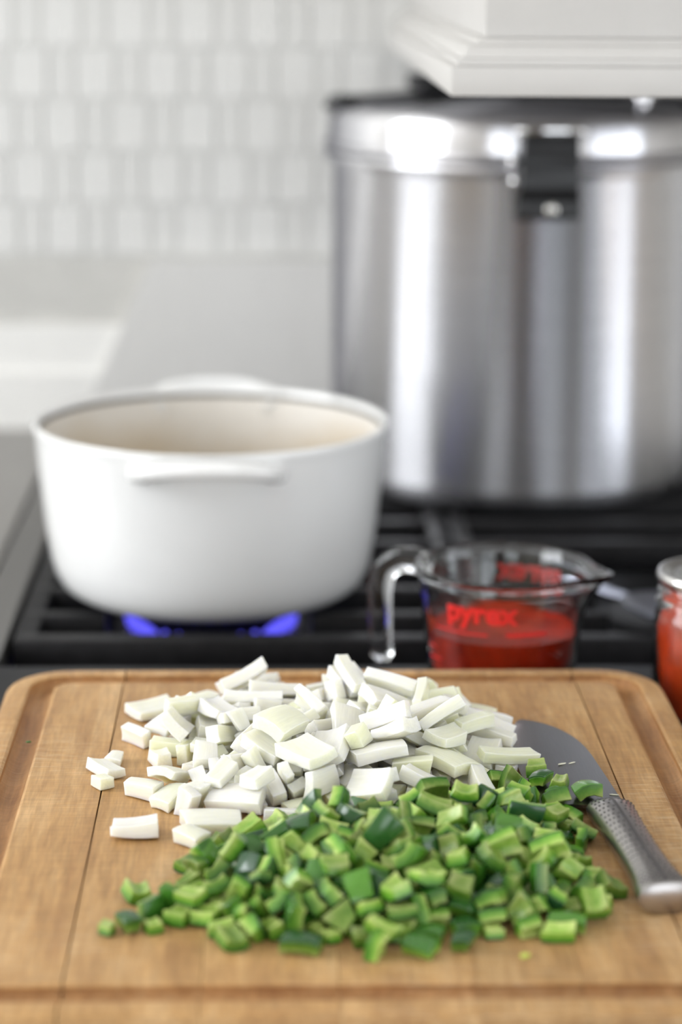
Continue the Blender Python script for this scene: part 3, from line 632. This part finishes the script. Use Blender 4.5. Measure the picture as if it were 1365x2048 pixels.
def onion_label(i, vi, loc):
    if i in OLAB: return OLAB[i]
    kind = 'broad curved onion petal' if vi < 4 else 'square-cut onion dice' if vi < 12 else 'long onion stick' if vi < 16 else 'small onion bit'
    w = where(loc.x, -.07, .13, ['left end', 'left of centre', 'right of centre', 'knife side'])
    d = 'on top of' if loc.z > .982 else 'behind in' if loc.y > 1.30 else 'in front in' if loc.y < 1.21 else 'low in'
    return kind+' '+d+' the white heap, '+w
def pepper_label(i, vi, loc):
    if i in PLAB: return PLAB[i]
    kind = 'square green pepper dice' if vi < 9 else 'large green pepper slab' if vi < 12 else 'three-cornered green pepper bit' if vi < 16 else 'tiny green pepper crumb'
    w = where(loc.x, -.05, .165, ['left end', 'left of centre', 'right of centre', 'knife side'])
    d = 'on top of' if loc.z > .980 else 'at the front of' if loc.y < 1.035 else 'at the back of' if loc.y > 1.125 else 'in the middle of'
    return kind+' '+d+' the green heap, '+w
OLAB = {213: 'chunky onion dice lying apart at the far left with two small bits', 214: 'small onion bit, the rear one of the far left trio', 215: 'small onion bit, the front one of the far left trio',
        218: 'oblong onion dice lying alone on bare wood, behind the left end of the green heap', 222: 'broad pale onion petal crowning the middle of the white heap', 224: 'onion petal lying flat at the back left edge of the white heap',
        225: 'long onion stick on the top right of the white heap, below the glass cup'}
PLAB = {354: 'green pepper dice lying alone, hindmost of the strays left of the heap', 355: 'small green pepper bit, leftmost of all on the board', 356: 'green pepper dice, second from the left among the strays', 357: 'small green pepper bit, third from the left along the front',
        370: 'green pepper dice on the knife blade, hindmost of the whole heap', 371: 'three-cornered pepper bit on the blade, nearest to the knife handle', 363: 'green pepper dice at the front right corner of the heap'}
ONIONS = "16,16,11811,9634,301,1,5,-954;11,178,13547,9641,17,-4,-3,1000;4,1027,12059,9645,505,15,-13,863;11,1168,12895,9634,4,966,-260,10;4,-237,12610,9645,633,-24,22,-773;8,547,13323,9652,298,-37,38,-953;8,491,12479,9666,473,-418,-492,600;8,-43,13148,9652,231,14,-56,971;7,95,12248,9682,613,-452,-550,-344;5,-570,12034,9708,548,-193,-113,-806;18,-565,12915,9643,510,-22,10,860;1,434,11964,9710,810,92,-183,-549;6,321,13244,9655,999,-23,25,-14;8,1049,12596,9643,47,394,917,39;15,673,12767,9637,30,1000,5,6;9,-435,12253,9638,37,512,-858,14;6,977,13442,9644,13,926,-377,-7;9,-460,11653,9680,608,-215,662,382;6,777,11829,9650,562,-539,-402,482;15,1013,13134,9634,46,-998,38,-28;6,745,12203,9655,437,12,32,-899;10,-137,13404,9676,198,-709,65,674;4,-195,12191,9680,481,-151,-106,-857;6,-592,12607,9644,13,997,-68,-20;8,1272,12595,9635,11,-999,-11,-37;1,280,12429,9658,967,23,13,254;7,-229,11998,9650,260,-40,-8,965;5,332,12960,9662,945,-21,24,326;19,46,12881,9626,33,-989,-146,-1;19,-256,11822,9626,35,-564,825,-16;5,42,13331,9634,14,896,440,-58;4,710,13096,9645,997,-51,8,-58;2,998,12735,9766,616,-62,10,785;6,316,11761,9655,549,-33,-6,835;5,757,13515,9634,7,-926,-375,29;6,103,11931,9644,22,101,995,16;7,893,12356,9641,33,504,863,-29;18,-262,12846,9636,26,995,-89,-27;1,-197,11655,9712,145,-73,-71,984;4,722,12609,9658,737,672,-9,72;6,231,12630,9655,977,0,14,214;12,533,12675,9649,728,686,1,12;4,-108,11739,9645,580,14,-14,815;4,1267,13266,9645,926,-11,-16,-377;11,453,13255,9733,927,58,83,-360;7,508,12295,9671,291,281,618,674;11,650,12350,9634,3,359,933,0;5,603,13676,9662,175,-19,9,984;1,1184,12377,9663,64,-825,-555,-87;18,851,12939,9654,647,-379,605,269;14,723,12045,9663,187,104,642,736;8,-388,12747,9635,7,-990,139,-5;10,-14,12320,9650,985,18,12,174;5,400,13511,9634,25,134,991,-17;2,-51,12517,9668,89,974,-172,118;10,1069,12802,9650,285,14,-17,-958;9,-4,13679,9638,13,986,-159,37;12,209,12749,9637,19,-205,978,29;1,595,11781,9636,1,553,-833,9;11,122,13027,9634,12,841,-541,10;10,324,12201,9672,50,-605,773,186;9,138,11639,9652,983,-23,-28,178;17,-35,12089,9632,20,-192,-981,-18;6,-444,13421,9655,350,15,30,-936;18,926,12029,9646,444,-355,-572,592;6,815,13288,9655,1000,-7,18,-5;17,-134,12812,9637,311,27,10,950;10,-372,12467,9650,913,22,-1,-407;8,262,11721,9775,696,554,295,348;14,-486,13060,9646,998,44,9,42;19,956,13472,9726,23,159,-987,31;8,429,12949,9745,735,-593,-58,324;15,1282,12609,9724,2,-375,-925,-58;1,669,12243,9745,69,-484,-871,39;10,-367,12153,9658,357,323,-601,-638;18,230,13394,9646,517,-429,-530,518;13,622,13034,9730,787,283,141,-530;4,-124,12553,9767,773,-189,-37,604;1,1232,12999,9712,199,-114,-143,-963;9,-80,11659,9802,6,886,459,71;19,576,13519,9669,797,-244,66,548;3,1,12792,9697,89,971,221,-10;11,157,13223,9671,704,-178,681,91;10,-180,12047,9751,713,581,249,303;5,-367,12698,9723,4,-696,-717,31;10,997,12938,9676,472,426,571,-520;8,819,11785,9739,155,-169,-973,37;13,-247,13259,9657,754,-5,33,-656;6,-393,11938,9674,413,662,-522,-345;14,357,12651,9729,7,747,-663,-47;6,11,11754,9705,663,-474,465,-345;2,959,12062,9778,940,-61,82,-326;4,232,12216,9768,650,494,-214,537;0,-75,12242,9799,529,-168,368,-746;14,702,12686,9738,80,997,22,7;15,1123,12169,9674,198,-239,-942,129;5,-205,13127,9742,307,5,-102,946;1,806,12322,9797,247,160,-949,111;18,607,13213,9677,913,-357,121,153;16,389,13678,9645,743,667,-57,-7;1,580,11980,9851,989,-82,-89,87;4,-200,12321,9700,149,916,-145,342;14,1325,12250,9718,121,-975,-157,95;9,-139,12928,9652,74,-92,-656,746;5,-605,12823,9741,436,53,21,-898;10,271,12355,9747,168,91,-598,-778;0,-113,13583,9673,239,-959,141,-53;12,1258,12816,9718,496,-846,108,164;4,991,13306,9657,699,-581,303,-285;4,787,13395,9747,790,-556,31,255;11,-493,12477,9658,359,-423,535,-637;0,659,12844,9757,985,-163,-18,53;9,-152,11907,9682,658,-223,-664,-276;4,450,12321,9808,571,-139,297,-753;6,-285,12487,9756,404,-787,-313,346;4,737,13526,9742,980,-84,55,174;10,913,13053,9684,184,-444,853,203;18,10,12984,9643,784,12,20,-620;10,-426,11733,9676,216,623,345,-668;11,1067,13100,9768,299,-934,-193,-19;5,144,12072,9638,71,991,-97,-66;2,324,12009,9843,209,-577,788,-49;7,253,13092,9691,48,127,-270,-953;19,600,11645,9718,53,-820,569,-12;15,14,12158,9797,145,-571,785,192;10,1093,13298,9696,133,-472,-693,528;8,362,13384,9724,696,66,700,-145;8,933,12567,9820,103,-172,968,149;4,-273,11818,9777,78,-868,-485,-73;4,769,11921,9768,708,-705,19,-47;14,176,12994,9731,43,79,-838,-538;19,-413,12436,9714,42,-831,-553,-26;7,408,12551,9813,917,-41,157,-365;11,149,11765,9698,482,527,699,-43;17,440,12233,9652,173,-696,-113,-688;18,741,13049,9724,60,-120,654,-744;14,-486,13249,9646,936,39,23,349;14,1149,12483,9839,680,-597,-234,355;16,790,12496,9627,8,-859,-512,16;10,438,13131,9791,852,134,77,-499;11,531,13393,9729,105,249,-960,-70;1,12,13221,9788,168,985,34,-22;18,-314,11994,9722,423,-445,-621,487;6,230,12473,9737,66,982,175,12;19,994,13159,9721,222,-910,348,48;3,-564,12621,9788,247,-688,-608,309;13,865,12908,9803,587,294,487,577;4,620,12552,9703,496,-610,475,396;5,693,12087,9917,194,364,890,-193;15,-107,12989,9805,1,78,935,-347;16,749,13187,9657,105,124,-814,558;18,475,12877,9637,24,-973,-225,31;9,864,13162,9767,111,-549,610,-561;8,75,13395,9722,118,42,-991,53;12,-478,12855,9827,154,-227,755,-596;4,-97,11968,9759,464,137,-817,313;8,-215,12592,9843,927,-268,-49,256;7,244,12760,9758,585,-371,-586,420;5,314,12015,9731,130,-679,719,-72;16,-325,12365,9697,141,384,-817,-407;3,545,11618,9778,249,-899,247,-262;17,428,12405,9709,207,-97,65,-971;6,1132,11876,9686,536,-338,-577,516;8,1022,12428,9721,164,-703,677,-144;8,974,12198,9838,61,-910,-400,90;5,-442,13052,9753,120,360,-893,242;9,440,12714,9801,945,-47,323,13;9,145,12591,9783,682,173,-691,163;4,990,13008,9806,37,173,465,-867;18,253,13285,9752,438,-617,451,473;10,471,12010,9920,499,-302,484,-653;10,168,12874,9764,573,-624,170,504;7,-371,12139,9765,687,67,118,-714;12,-394,12973,9691,110,17,-916,384;3,659,12458,9800,670,711,137,-161;13,580,12894,9827,51,793,599,-102;10,916,13321,9764,680,701,40,209;6,58,13067,9740,788,615,37,23;3,933,12330,9940,8,289,-215,-933;7,1068,12770,9847,725,-115,17,-679;11,12,12624,9788,480,-723,-348,355;9,-642,12436,9638,28,814,-579,28;4,69,11799,9761,144,-720,-390,556;13,506,12605,9857,102,-837,-489,223;15,622,13249,9765,123,-986,-21,107;17,180,12127,9746,426,-677,-481,-359;4,-792,12783,9658,718,-553,294,-305;18,962,12425,9809,106,839,159,-509;3,484,13127,9868,70,-880,459,96;7,-206,12892,9760,157,378,902,-140;6,635,12297,9934,197,-447,512,707;4,268,12405,9839,33,-426,881,-201;6,707,13095,9821,111,745,-655,61;11,369,13046,9853,506,232,678,480;14,867,12697,9930,516,-389,530,-549;17,709,12567,9765,460,530,431,567;16,-191,12473,9862,307,447,-334,771;10,585,11764,9766,159,885,-404,170;5,239,12663,9885,239,385,403,795;10,61,12470,9826,177,521,833,-60;14,461,13053,9943,38,-803,582,121;12,879,12475,9925,325,30,6,-945;7,252,13135,9773,15,557,-803,212;16,580,12377,9873,267,-97,953,106;16,132,12698,9726,53,121,-874,-468;3,426,12250,9901,684,-46,280,-672;11,715,12912,9821,768,-109,120,620;4,133,12037,9799,735,217,-293,571;1,687,12655,9905,967,55,210,131;11,-43,12846,9797,5,125,-565,815;16,475,12831,9743,57,-747,-23,-662;18,190,12496,9849,179,-336,887,-262;8,-36,12059,9841,93,-340,-921,-165;4,-945,12294,9630,16,-499,-866,27;16,-902,12472,9634,615,-1,5,-788;17,-949,12088,9632,24,845,-534,12;6,-723,11926,9655,273,-17,0,962;8,-572,11809,9652,858,-31,-49,510;5,-712,11353,9634,27,6,1000,-14;9,-426,11219,9652,350,14,-41,936;1,-320,11430,9658,998,25,8,63;18,1311,12217,9636,24,989,-139,-32;0,63,12133,9973,425,-82,129,-892;2,-194,13453,9777,162,957,87,224;3,-746,13306,9632,13,-265,964,22;12,701,12971,9924,128,162,461,863;1,195,11829,9884,97,-858,501,-66;13,628,12192,9974,243,-5,827,506;14,123,11485,9646,728,682,-59,-47;5,-319,12771,9809,35,861,-508,-21"
PEPPERS = "17,81,10383,9638,906,81,18,415;17,1258,11798,9638,663,41,-72,-744;15,1557,10592,9642,609,-442,-435,494;3,803,11027,9629,6,472,-881,12;5,765,10120,9656,15,-51,647,761;6,1448,10997,9659,523,-187,-25,831;9,1398,10118,9662,84,36,42,995;3,-265,10998,9647,303,-177,583,-733;16,272,10000,9627,3,292,-956,23;11,358,10546,9659,943,28,39,-328;7,1133,11519,9632,40,906,-422,2;9,917,10514,9696,408,573,-453,548;6,-424,10604,9633,77,-307,948,19;3,1474,11456,9662,481,369,622,-496;6,738,11464,9638,37,-173,-984,19;18,398,11321,9652,526,-355,-699,-330;0,-321,10228,9632,58,-982,175,-38;5,361,10941,9647,593,-10,11,805;17,656,10811,9650,609,469,513,-381;17,1006,11035,9645,777,-617,-47,118;4,1157,10727,9654,741,665,-31,-91;17,438,10166,9625,12,960,278,-16;4,1201,11227,9654,539,444,495,516;0,282,11211,9634,34,998,47,13;6,178,10655,9659,978,-140,150,34;14,1564,10761,9625,1,12,999,-48;9,1050,10304,9630,8,-973,230,28;10,1501,10427,9673,702,-502,-259,433;3,615,11041,9649,909,-58,26,412;7,1332,10633,9633,39,948,316,8;11,598,10476,9659,939,17,70,336;14,69,10931,9640,148,94,-976,131;7,-231,10345,9636,99,-931,-349,40;0,-243,10773,9632,49,-998,45,8;2,305,10419,9651,501,38,-50,-863;17,1516,11204,9638,974,20,36,221;7,1025,10670,9685,6,708,-97,-700;3,1288,11114,9629,29,-388,-921,7;4,1588,11504,9634,668,-597,312,-317;3,712,11139,9648,210,21,-35,-977;10,1227,10411,9629,17,-218,976,-13;0,1273,11363,9673,104,-52,-534,837;1,-53,10529,9633,9,548,-836,-33;2,1419,10849,9659,176,-704,-101,-681;0,583,10032,9632,49,-957,287,-4;17,1036,10047,9625,4,998,48,-31;4,-105,10790,9633,49,-711,-701,-20;2,1030,11478,9661,836,532,-118,-69;11,-400,10890,9629,36,-396,915,73;12,518,10838,9658,617,507,256,545;8,902,10714,9625,15,801,-596,49;17,925,10422,9626,7,-394,-919,13;4,-11,10067,9633,45,-836,537,-103;9,1242,11653,9672,454,-388,457,-659;4,1271,10957,9670,352,-412,839,52;5,357,10771,9647,998,4,14,-64;6,1192,11027,9659,398,86,186,-894;2,433,10292,9635,24,592,-801,-88;3,-94,10405,9629,6,-917,397,-30;10,126,11370,9658,696,66,-2,-715;12,539,11297,9648,243,-558,-493,-621;1,424,9958,9635,109,-992,-66,25;12,1525,10889,9634,138,869,-472,-55;3,-246,10086,9629,18,-140,990,-11;16,985,10828,9639,357,13,57,932;4,-59,10182,9677,20,858,259,-443;3,890,11497,9648,252,12,58,966;1,826,11172,9664,345,-633,322,614;17,1531,11691,9700,880,80,23,467;0,-185,10584,9632,34,-552,832,-35;5,702,10344,9631,2,-836,549,4;1,1014,11346,9634,74,-572,-811,95;5,815,10437,9656,11,942,-210,262;7,560,10601,9650,959,-29,-54,278;15,738,10597,9631,54,-279,-958,17;8,475,11111,9675,491,-397,-189,-752;12,1334,11746,9673,633,-426,-421,491;8,-476,10354,9671,373,558,443,-594;2,917,10069,9651,472,23,58,879;15,1360,10242,9664,543,480,-653,221;1,1215,10059,9653,144,128,-569,-799;19,1553,11012,9634,696,-33,33,-717;6,-63,11158,9649,165,28,605,-778;7,-46,11038,9633,46,737,673,40;1,616,11361,9653,645,459,385,475;16,1432,10542,9641,653,-128,679,311;1,1402,11169,9640,70,-131,-621,769;10,172,10515,9657,708,46,75,701;18,1437,10718,9624,65,356,932,-25;16,148,10326,9641,255,707,134,-646;3,1547,11386,9629,15,-929,369,5;16,1422,11555,9641,719,-518,-321,334;4,1272,10310,9634,685,-633,-229,279;2,-188,10206,9685,491,-304,529,-622;9,445,10372,9757,915,-372,72,-136;3,888,10299,9649,575,18,56,-816;2,1208,10538,9667,177,-104,944,-260;13,-60,10640,9714,783,-249,285,494;0,782,11282,9645,219,848,478,61;12,96,11202,9648,341,674,-35,654;4,514,9932,9700,135,-165,-971,-107;6,594,10809,9713,119,-946,198,-226;4,1521,11599,9719,931,-302,-177,-105;6,-152,10320,9738,533,-596,-172,-576;14,1594,11098,9664,98,674,-260,685;1,769,10213,9645,792,-608,21,-51;3,335,10196,9685,642,581,327,-379;17,1173,10850,9637,627,598,255,430;18,1293,11282,9649,855,-501,-4,136;3,-140,11059,9637,154,675,-714,-103;8,772,10829,9643,82,962,243,-92;2,413,11229,9682,431,593,57,-678;12,1669,10550,9644,94,736,-644,-189;0,-364,10742,9653,236,-614,-321,-681;3,1037,10124,9680,945,-314,-83,-35;8,265,10749,9693,473,-130,825,-280;4,1432,10277,9633,17,-735,677,-27;10,47,10161,9743,173,-602,646,-437;14,1082,11694,9625,27,-577,816,-34;11,668,10511,9694,138,915,-296,-236;8,120,10160,9654,397,36,-4,917;13,162,10996,9687,573,-778,126,226;6,624,10191,9660,132,-144,-82,977;8,371,10656,9705,205,822,-524,-87;0,148,11076,9635,42,-527,-844,95;4,1302,11097,9727,206,313,-901,218;2,832,11620,9634,48,-223,973,-18;3,-167,10920,9643,788,614,-23,-47;8,456,11001,9747,673,232,-287,641;7,993,10447,9728,249,781,-128,559;14,603,10929,9635,422,531,477,-559;3,236,10466,9701,85,654,-752,-8;6,392,10837,9722,712,-620,319,82;3,-397,10261,9721,41,286,946,146;19,1473,11293,9626,11,-572,-819,39;2,313,11360,9660,579,335,-610,426;9,1314,11492,9659,311,852,-420,-16;0,317,11091,9656,295,-927,-199,-120;6,795,10312,9716,51,-467,-853,-228;1,1406,10437,9653,411,316,-490,-701;1,-122,10423,9726,202,-13,0,979;0,1372,10750,9747,15,97,-478,-873;4,1282,10813,9655,757,645,86,60;13,947,10929,9644,57,-80,969,226;5,29,10465,9671,177,-499,817,-229;4,35,10774,9651,506,-70,-132,849;6,260,10283,9634,11,896,444,-34;3,781,10675,9661,207,628,659,-358;15,1094,10893,9671,709,-390,-231,539;10,-384,10477,9638,183,-898,-388,98;0,1067,10508,9687,391,611,337,-601;8,698,11321,9674,671,430,325,510;17,1066,11190,9625,38,564,825,-13;7,1242,10209,9690,323,-16,756,570;7,1065,10414,9687,754,553,-283,212;8,-162,10717,9713,245,-410,-877,-43;5,1396,11338,9651,683,-582,-280,342;11,1010,11617,9674,433,867,-242,-44;4,1226,11303,9722,15,172,583,-794;5,1109,11124,9667,596,-249,-678,-351;7,1349,11637,9685,920,319,-227,-13;18,506,11380,9624,5,-995,76,69;6,720,10963,9659,261,472,781,313;16,1173,10647,9638,446,427,-539,573;7,284,11271,9727,117,-555,786,-247;3,611,11103,9713,31,128,-146,-980;2,725,9991,9651,554,41,-47,-830;10,1543,10236,9687,136,-669,-701,-204;6,852,11403,9662,187,102,551,807;19,589,10743,9640,286,-268,575,-718;8,23,11340,9656,209,549,756,289;1,621,11211,9647,47,-345,898,-271;11,91,10069,9737,559,-444,-473,516;4,1012,10805,9720,143,242,636,718;6,1135,11228,9734,152,-380,-102,907;6,-325,10821,9722,880,160,386,-225;2,925,10371,9731,649,645,339,219;16,204,10086,9627,15,-901,434,-18;0,374,11228,9798,551,381,105,735;1,667,11590,9640,632,-512,-329,480;12,1323,11909,9664,325,-103,-824,-454;4,1350,10492,9683,502,-495,213,-676;7,159,10811,9684,802,-354,-373,304;1,694,10734,9696,315,61,139,-937;0,1171,10149,9695,488,-785,-177,-339;18,937,11077,9647,779,626,35,12;10,-285,10600,9692,346,545,762,42;8,1623,11240,9651,228,-73,-951,196;4,492,10085,9653,207,922,325,35;0,105,10416,9712,291,-620,-719,-115;5,1149,10833,9743,430,489,-450,-610;17,42,11015,9640,758,636,-135,44;15,695,10066,9736,491,-338,-606,527;15,1411,11095,9681,728,-178,-647,139;2,1148,10638,9718,91,-933,331,-111;5,490,10519,9713,299,-391,823,-286;5,584,10995,9782,399,715,542,-188;16,800,10545,9692,625,84,123,-766;2,-121,10532,9774,405,443,49,-798;12,925,10186,9700,853,257,0,455;15,575,10307,9682,879,-319,-351,-46;8,447,11503,9671,748,601,-152,-237;0,1466,10639,9680,294,-106,-892,-328;3,-52,10808,9729,63,459,63,884;3,422,10916,9758,510,-100,704,485;19,976,11154,9626,32,-186,981,-39;19,-218,10848,9688,176,574,-677,425;12,-42,10294,9652,338,790,-217,464;2,52,10701,9704,80,433,829,344;7,904,11486,9710,49,-90,-995,-13;6,377,10498,9760,350,405,-154,-830;12,347,10108,9680,190,-338,850,357;7,87,10846,9738,101,-220,967,-78;5,619,11212,9773,865,-63,-25,-497;3,1141,11025,9740,457,314,108,-825;7,1487,11351,9716,129,445,-869,-175;18,298,10505,9777,607,-384,-297,629;1,927,11230,9666,571,-660,111,-476;2,831,11057,9726,735,677,27,42;10,1170,11509,9719,131,155,978,-57;1,828,10967,9736,643,375,-398,-536;1,1194,10458,9744,700,-334,503,-383;13,215,10372,9795,657,193,92,-723;15,502,10727,9685,366,274,-43,-888;18,1076,10327,9714,65,771,627,-93;15,737,10210,9750,887,26,-144,-437;2,-115,10702,9809,212,-169,165,-948;17,1016,10586,9751,312,346,-134,875;3,323,10290,9746,736,466,-419,257;8,215,11321,9723,293,-323,193,-879;3,1319,11211,9703,419,866,228,151;7,525,11155,9747,725,367,-550,-194;5,62,10300,9725,214,-88,-973,-9;2,181,11126,9744,966,27,167,195;8,608,10041,9726,49,-87,988,-115;8,468,10219,9798,818,291,-398,297;2,468,9829,9651,464,341,-534,-620;8,-288,10373,9695,147,854,-341,365;4,1268,10708,9712,112,-594,-796,5;19,1061,10962,9715,114,-910,-154,-369;2,227,10648,9745,321,-848,-186,-379;19,935,11325,9687,249,-498,-723,410;10,1070,10478,9813,211,710,-657,-143;2,821,10761,9747,889,187,243,-341;2,394,11411,9659,659,174,-689,246;13,570,10226,9736,851,459,-249,58;15,2,10806,9810,748,600,16,283;17,409,10200,9705,488,-178,-834,185;0,1113,11411,9798,322,310,517,-730;9,1364,10628,9833,851,-501,-138,-78;18,580,10670,9706,108,-194,935,-278;1,115,10260,9804,728,-536,42,425;4,1320,10509,9769,45,919,-56,388;13,1035,11222,9731,830,-160,-288,-450;2,765,10530,9759,259,661,666,229;10,926,10701,9720,268,797,537,64;18,623,10917,9727,110,955,61,-268;7,250,11105,9802,678,230,86,693;3,737,11197,9722,287,517,746,306;1,130,10525,9753,165,-503,204,-823;5,1086,11380,9675,265,-123,-934,204;0,942,11011,9766,379,-253,-509,-730;17,741,11067,9707,654,-245,669,-254;0,366,10987,9828,807,306,-460,211;9,1143,10286,9750,431,435,-662,-432;14,393,10706,9780,758,-305,173,-549;19,610,10402,9718,816,-499,-108,273;7,-196,10627,9811,54,-881,37,-469;14,-16,10435,9749,477,-295,634,-533;17,1032,11061,9712,108,894,-432,54;15,1232,11379,9795,549,-769,-258,199;13,1036,10924,9801,327,640,-525,-456;10,-278,11170,9635,137,823,539,113;8,281,10908,9740,732,20,-536,-419;11,748,10413,9758,351,-911,-200,-80;4,697,10705,9768,264,-414,805,-334;4,111,10756,9788,592,-748,260,152;2,1028,10180,9748,472,50,-295,-829;6,578,11415,9705,106,989,-68,73;2,884,10617,9813,276,85,849,443;9,1125,10629,9841,738,-653,-169,-13;14,791,11404,9744,831,52,144,-534;18,222,10907,9747,627,316,707,88;5,1273,10849,9768,293,-652,185,-674;3,-144,10138,9665,177,-801,-19,571;0,352,11132,9864,357,723,221,549;10,869,11291,9747,19,-805,593,14;10,683,9850,9657,956,88,-4,-280;2,194,10180,9719,149,-808,-345,454;19,1360,10943,9640,487,-371,-514,601;15,-19,10934,9658,5,-49,838,543;14,1096,11303,9756,319,-299,854,-284;3,496,10674,9767,510,-642,436,-370;3,462,10077,9735,216,929,296,60;11,844,11437,9827,805,-548,-83,213;4,258,10185,9779,360,664,-593,-279;2,531,10935,9844,56,-785,-503,-358;9,686,10450,9844,129,-533,712,-439;7,1285,10384,9751,698,-136,-658,249;5,889,10743,9828,381,854,291,-202;2,64,11091,9720,509,-563,651,-31;14,451,10566,9794,488,-796,331,138;2,210,10740,9844,577,56,-440,-686;5,297,10852,9823,114,-127,-946,-276;13,1328,11164,9791,23,24,-749,662;3,503,10421,9773,186,28,-813,551;0,705,11085,9795,97,523,834,147;4,786,10650,9818,206,-267,463,-819;0,731,10994,9782,675,-724,80,113;15,1416,10977,9727,180,282,927,170;14,210,11248,9792,29,486,497,-718;17,-231,10492,9683,610,-685,399,-9;14,591,10734,9770,793,-64,520,-312;5,636,10787,9846,20,-37,-900,433;9,4,10601,9783,524,-310,-774,174;2,478,11314,9752,268,579,766,-72;7,903,10464,9830,22,-629,764,-141;10,1189,10939,9797,789,595,151,0;13,987,11322,9756,29,640,761,-98;2,1089,10734,9808,731,489,-368,-302;5,619,10585,9823,299,195,911,-205;8,459,10814,9796,332,-744,-579,-34;2,1315,11553,9754,175,-272,-850,416;6,171,10994,9808,378,-120,916,50;2,907,10208,9781,66,-573,799,167;7,955,11119,9769,338,705,469,411;9,832,11163,9829,23,979,-90,-180;0,567,10126,9798,9,936,350,39;19,297,11019,9731,66,-349,420,835;8,734,10262,9804,127,824,-550,44;17,-58,10349,9773,327,816,-419,228;8,411,10150,9829,77,148,388,-906;8,295,10339,9837,23,-996,-82,39;0,1388,10855,9749,53,-36,-997,-36;9,545,10578,9934,683,583,-341,277;8,1000,11300,9843,46,-744,-664,64;5,268,10988,9857,251,787,-533,-183;4,200,10558,9792,344,-771,478,-242;4,913,10930,9845,300,-914,52,-269;14,660,10975,9825,472,-532,681,-174;15,294,10618,9799,345,-514,-764,182;5,631,10698,9877,363,-97,651,660;12,118,10865,9850,973,68,-219,-3;8,352,10495,9870,190,-429,17,-883;4,711,10867,9757,309,-130,-929,157;14,467,10677,9834,23,-850,-526,-1;5,720,11277,9800,475,539,667,-197;7,523,10735,9898,370,435,817,84;3,908,10856,9795,48,262,582,-768;19,566,10493,9784,13,-142,-947,-288;19,356,10739,9863,673,-284,-26,-683;1,429,11135,9773,504,-850,10,154;0,1022,10678,9830,93,413,-811,403;10,-117,11284,9653,236,-169,956,33;0,-661,10480,9632,29,-626,-779,37;16,-785,10118,9627,18,-962,272,-15;1,-680,10160,9648,848,-46,51,-525;17,-570,10130,9625,15,612,791,-13;2,-456,10217,9634,15,-277,-960,34;5,-576,10287,9650,303,-255,600,-695;10,-186,9962,9629,22,-819,574,2;9,139,9899,9662,142,30,30,989;3,885,9916,9649,576,18,56,-815;4,1346,9998,9633,95,-995,15,3;5,1581,10327,9634,79,-580,809,53;18,-511,10493,9639,726,35,88,-681;6,-80,10035,9649,702,-446,411,-373;1,1317,12033,9640,394,-343,-503,688;3,1474,11924,9710,529,34,-49,-846;7,1570,11859,9694,36,615,-787,-16;2,1468,12068,9696,40,67,996,-31;12,1683,11742,9716,793,33,-165,-585;0,1231,11991,9656,215,13,-612,-761"
def unpack(txt):
    for rec in txt.split(';'):
        v = [int(x) for x in rec.split(',')]; yield v[0], Vector((v[1], v[2], v[3]))*1e-4, Quaternion((v[4], v[5], v[6], v[7])).normalized()
for i, (vi, loc, q) in enumerate(unpack(ONIONS)):
    o = link('onion_piece', OM[vi]); o.rotation_mode = 'QUATERNION'; o.location = loc; o.rotation_quaternion = q
    tag(o, onion_label(i, vi, loc), 'onion', 'diced onion pieces on the cutting board')
for i, (vi, loc, q) in enumerate(unpack(PEPPERS)):
    o = link('pepper_piece', PM[vi][0]); o.rotation_mode = 'QUATERNION'; o.location = loc; o.rotation_quaternion = q
    link('skin', PM[vi][1], o)
    tag(o, pepper_label(i, vi, loc), 'pepper', 'diced pepper pieces on the cutting board')
# crumbs
def crumb(x, y, s, m, label, stretch=2.0, rz=0.0, seed=1, z=None):
    r = random.Random(seed); bm = bmesh.new(); bmesh.ops.create_icosphere(bm, subdivisions=2, radius=s)
    for v in bm.verts: v.co = Vector((v.co.x*stretch, v.co.y, v.co.z*.5))*r.uniform(.75, 1.2)
    zl = min(v.co.z for v in bm.verts); o = finish('crumb', bm, m, None, (x, y, (ZB if z is None else z)-zl)); o.rotation_euler.z = rz
    tag(o, label, 'crumb', 'food crumbs on the cutting board')
crumb(.1165, .9820, .0020, 'crumb', 'pale green pepper crumb near the front groove of the board', 1.3, .5, 1)
crumb(-.1436, 1.2830, .0011, 'pskin', 'tiny green speck by the left groove of the board', 1.6, .2, 2)
crumb(.0905, 1.1985, .0013, 'crumb_o', 'pale sliver of onion on bare wood near the knife', 2.2, .5, 3)
crumb(.0965, 1.2080, .0010, 'crumb_o', 'thin onion shred on bare wood behind the pale sliver', 2.6, .9, 4)
crumb(.1640, 1.2290, .0008, 'crumb_o', 'thin pale shred lying across the knife blade near the peppers', 3.4, .5, 5, zb(1.229)+.0011)
crumb(.1700, 1.2310, .0006, 'crumb_o', 'hair-thin pale shred on the middle of the knife blade', 4.5, .6, 6, zb(1.231)+.0011)
crumb(.1862, 1.1760, .0006, 'crumb_o', 'hair-thin pale shred on the blade close to the knife handle', 5.0, -.3, 7, zb(1.176)+.0011)
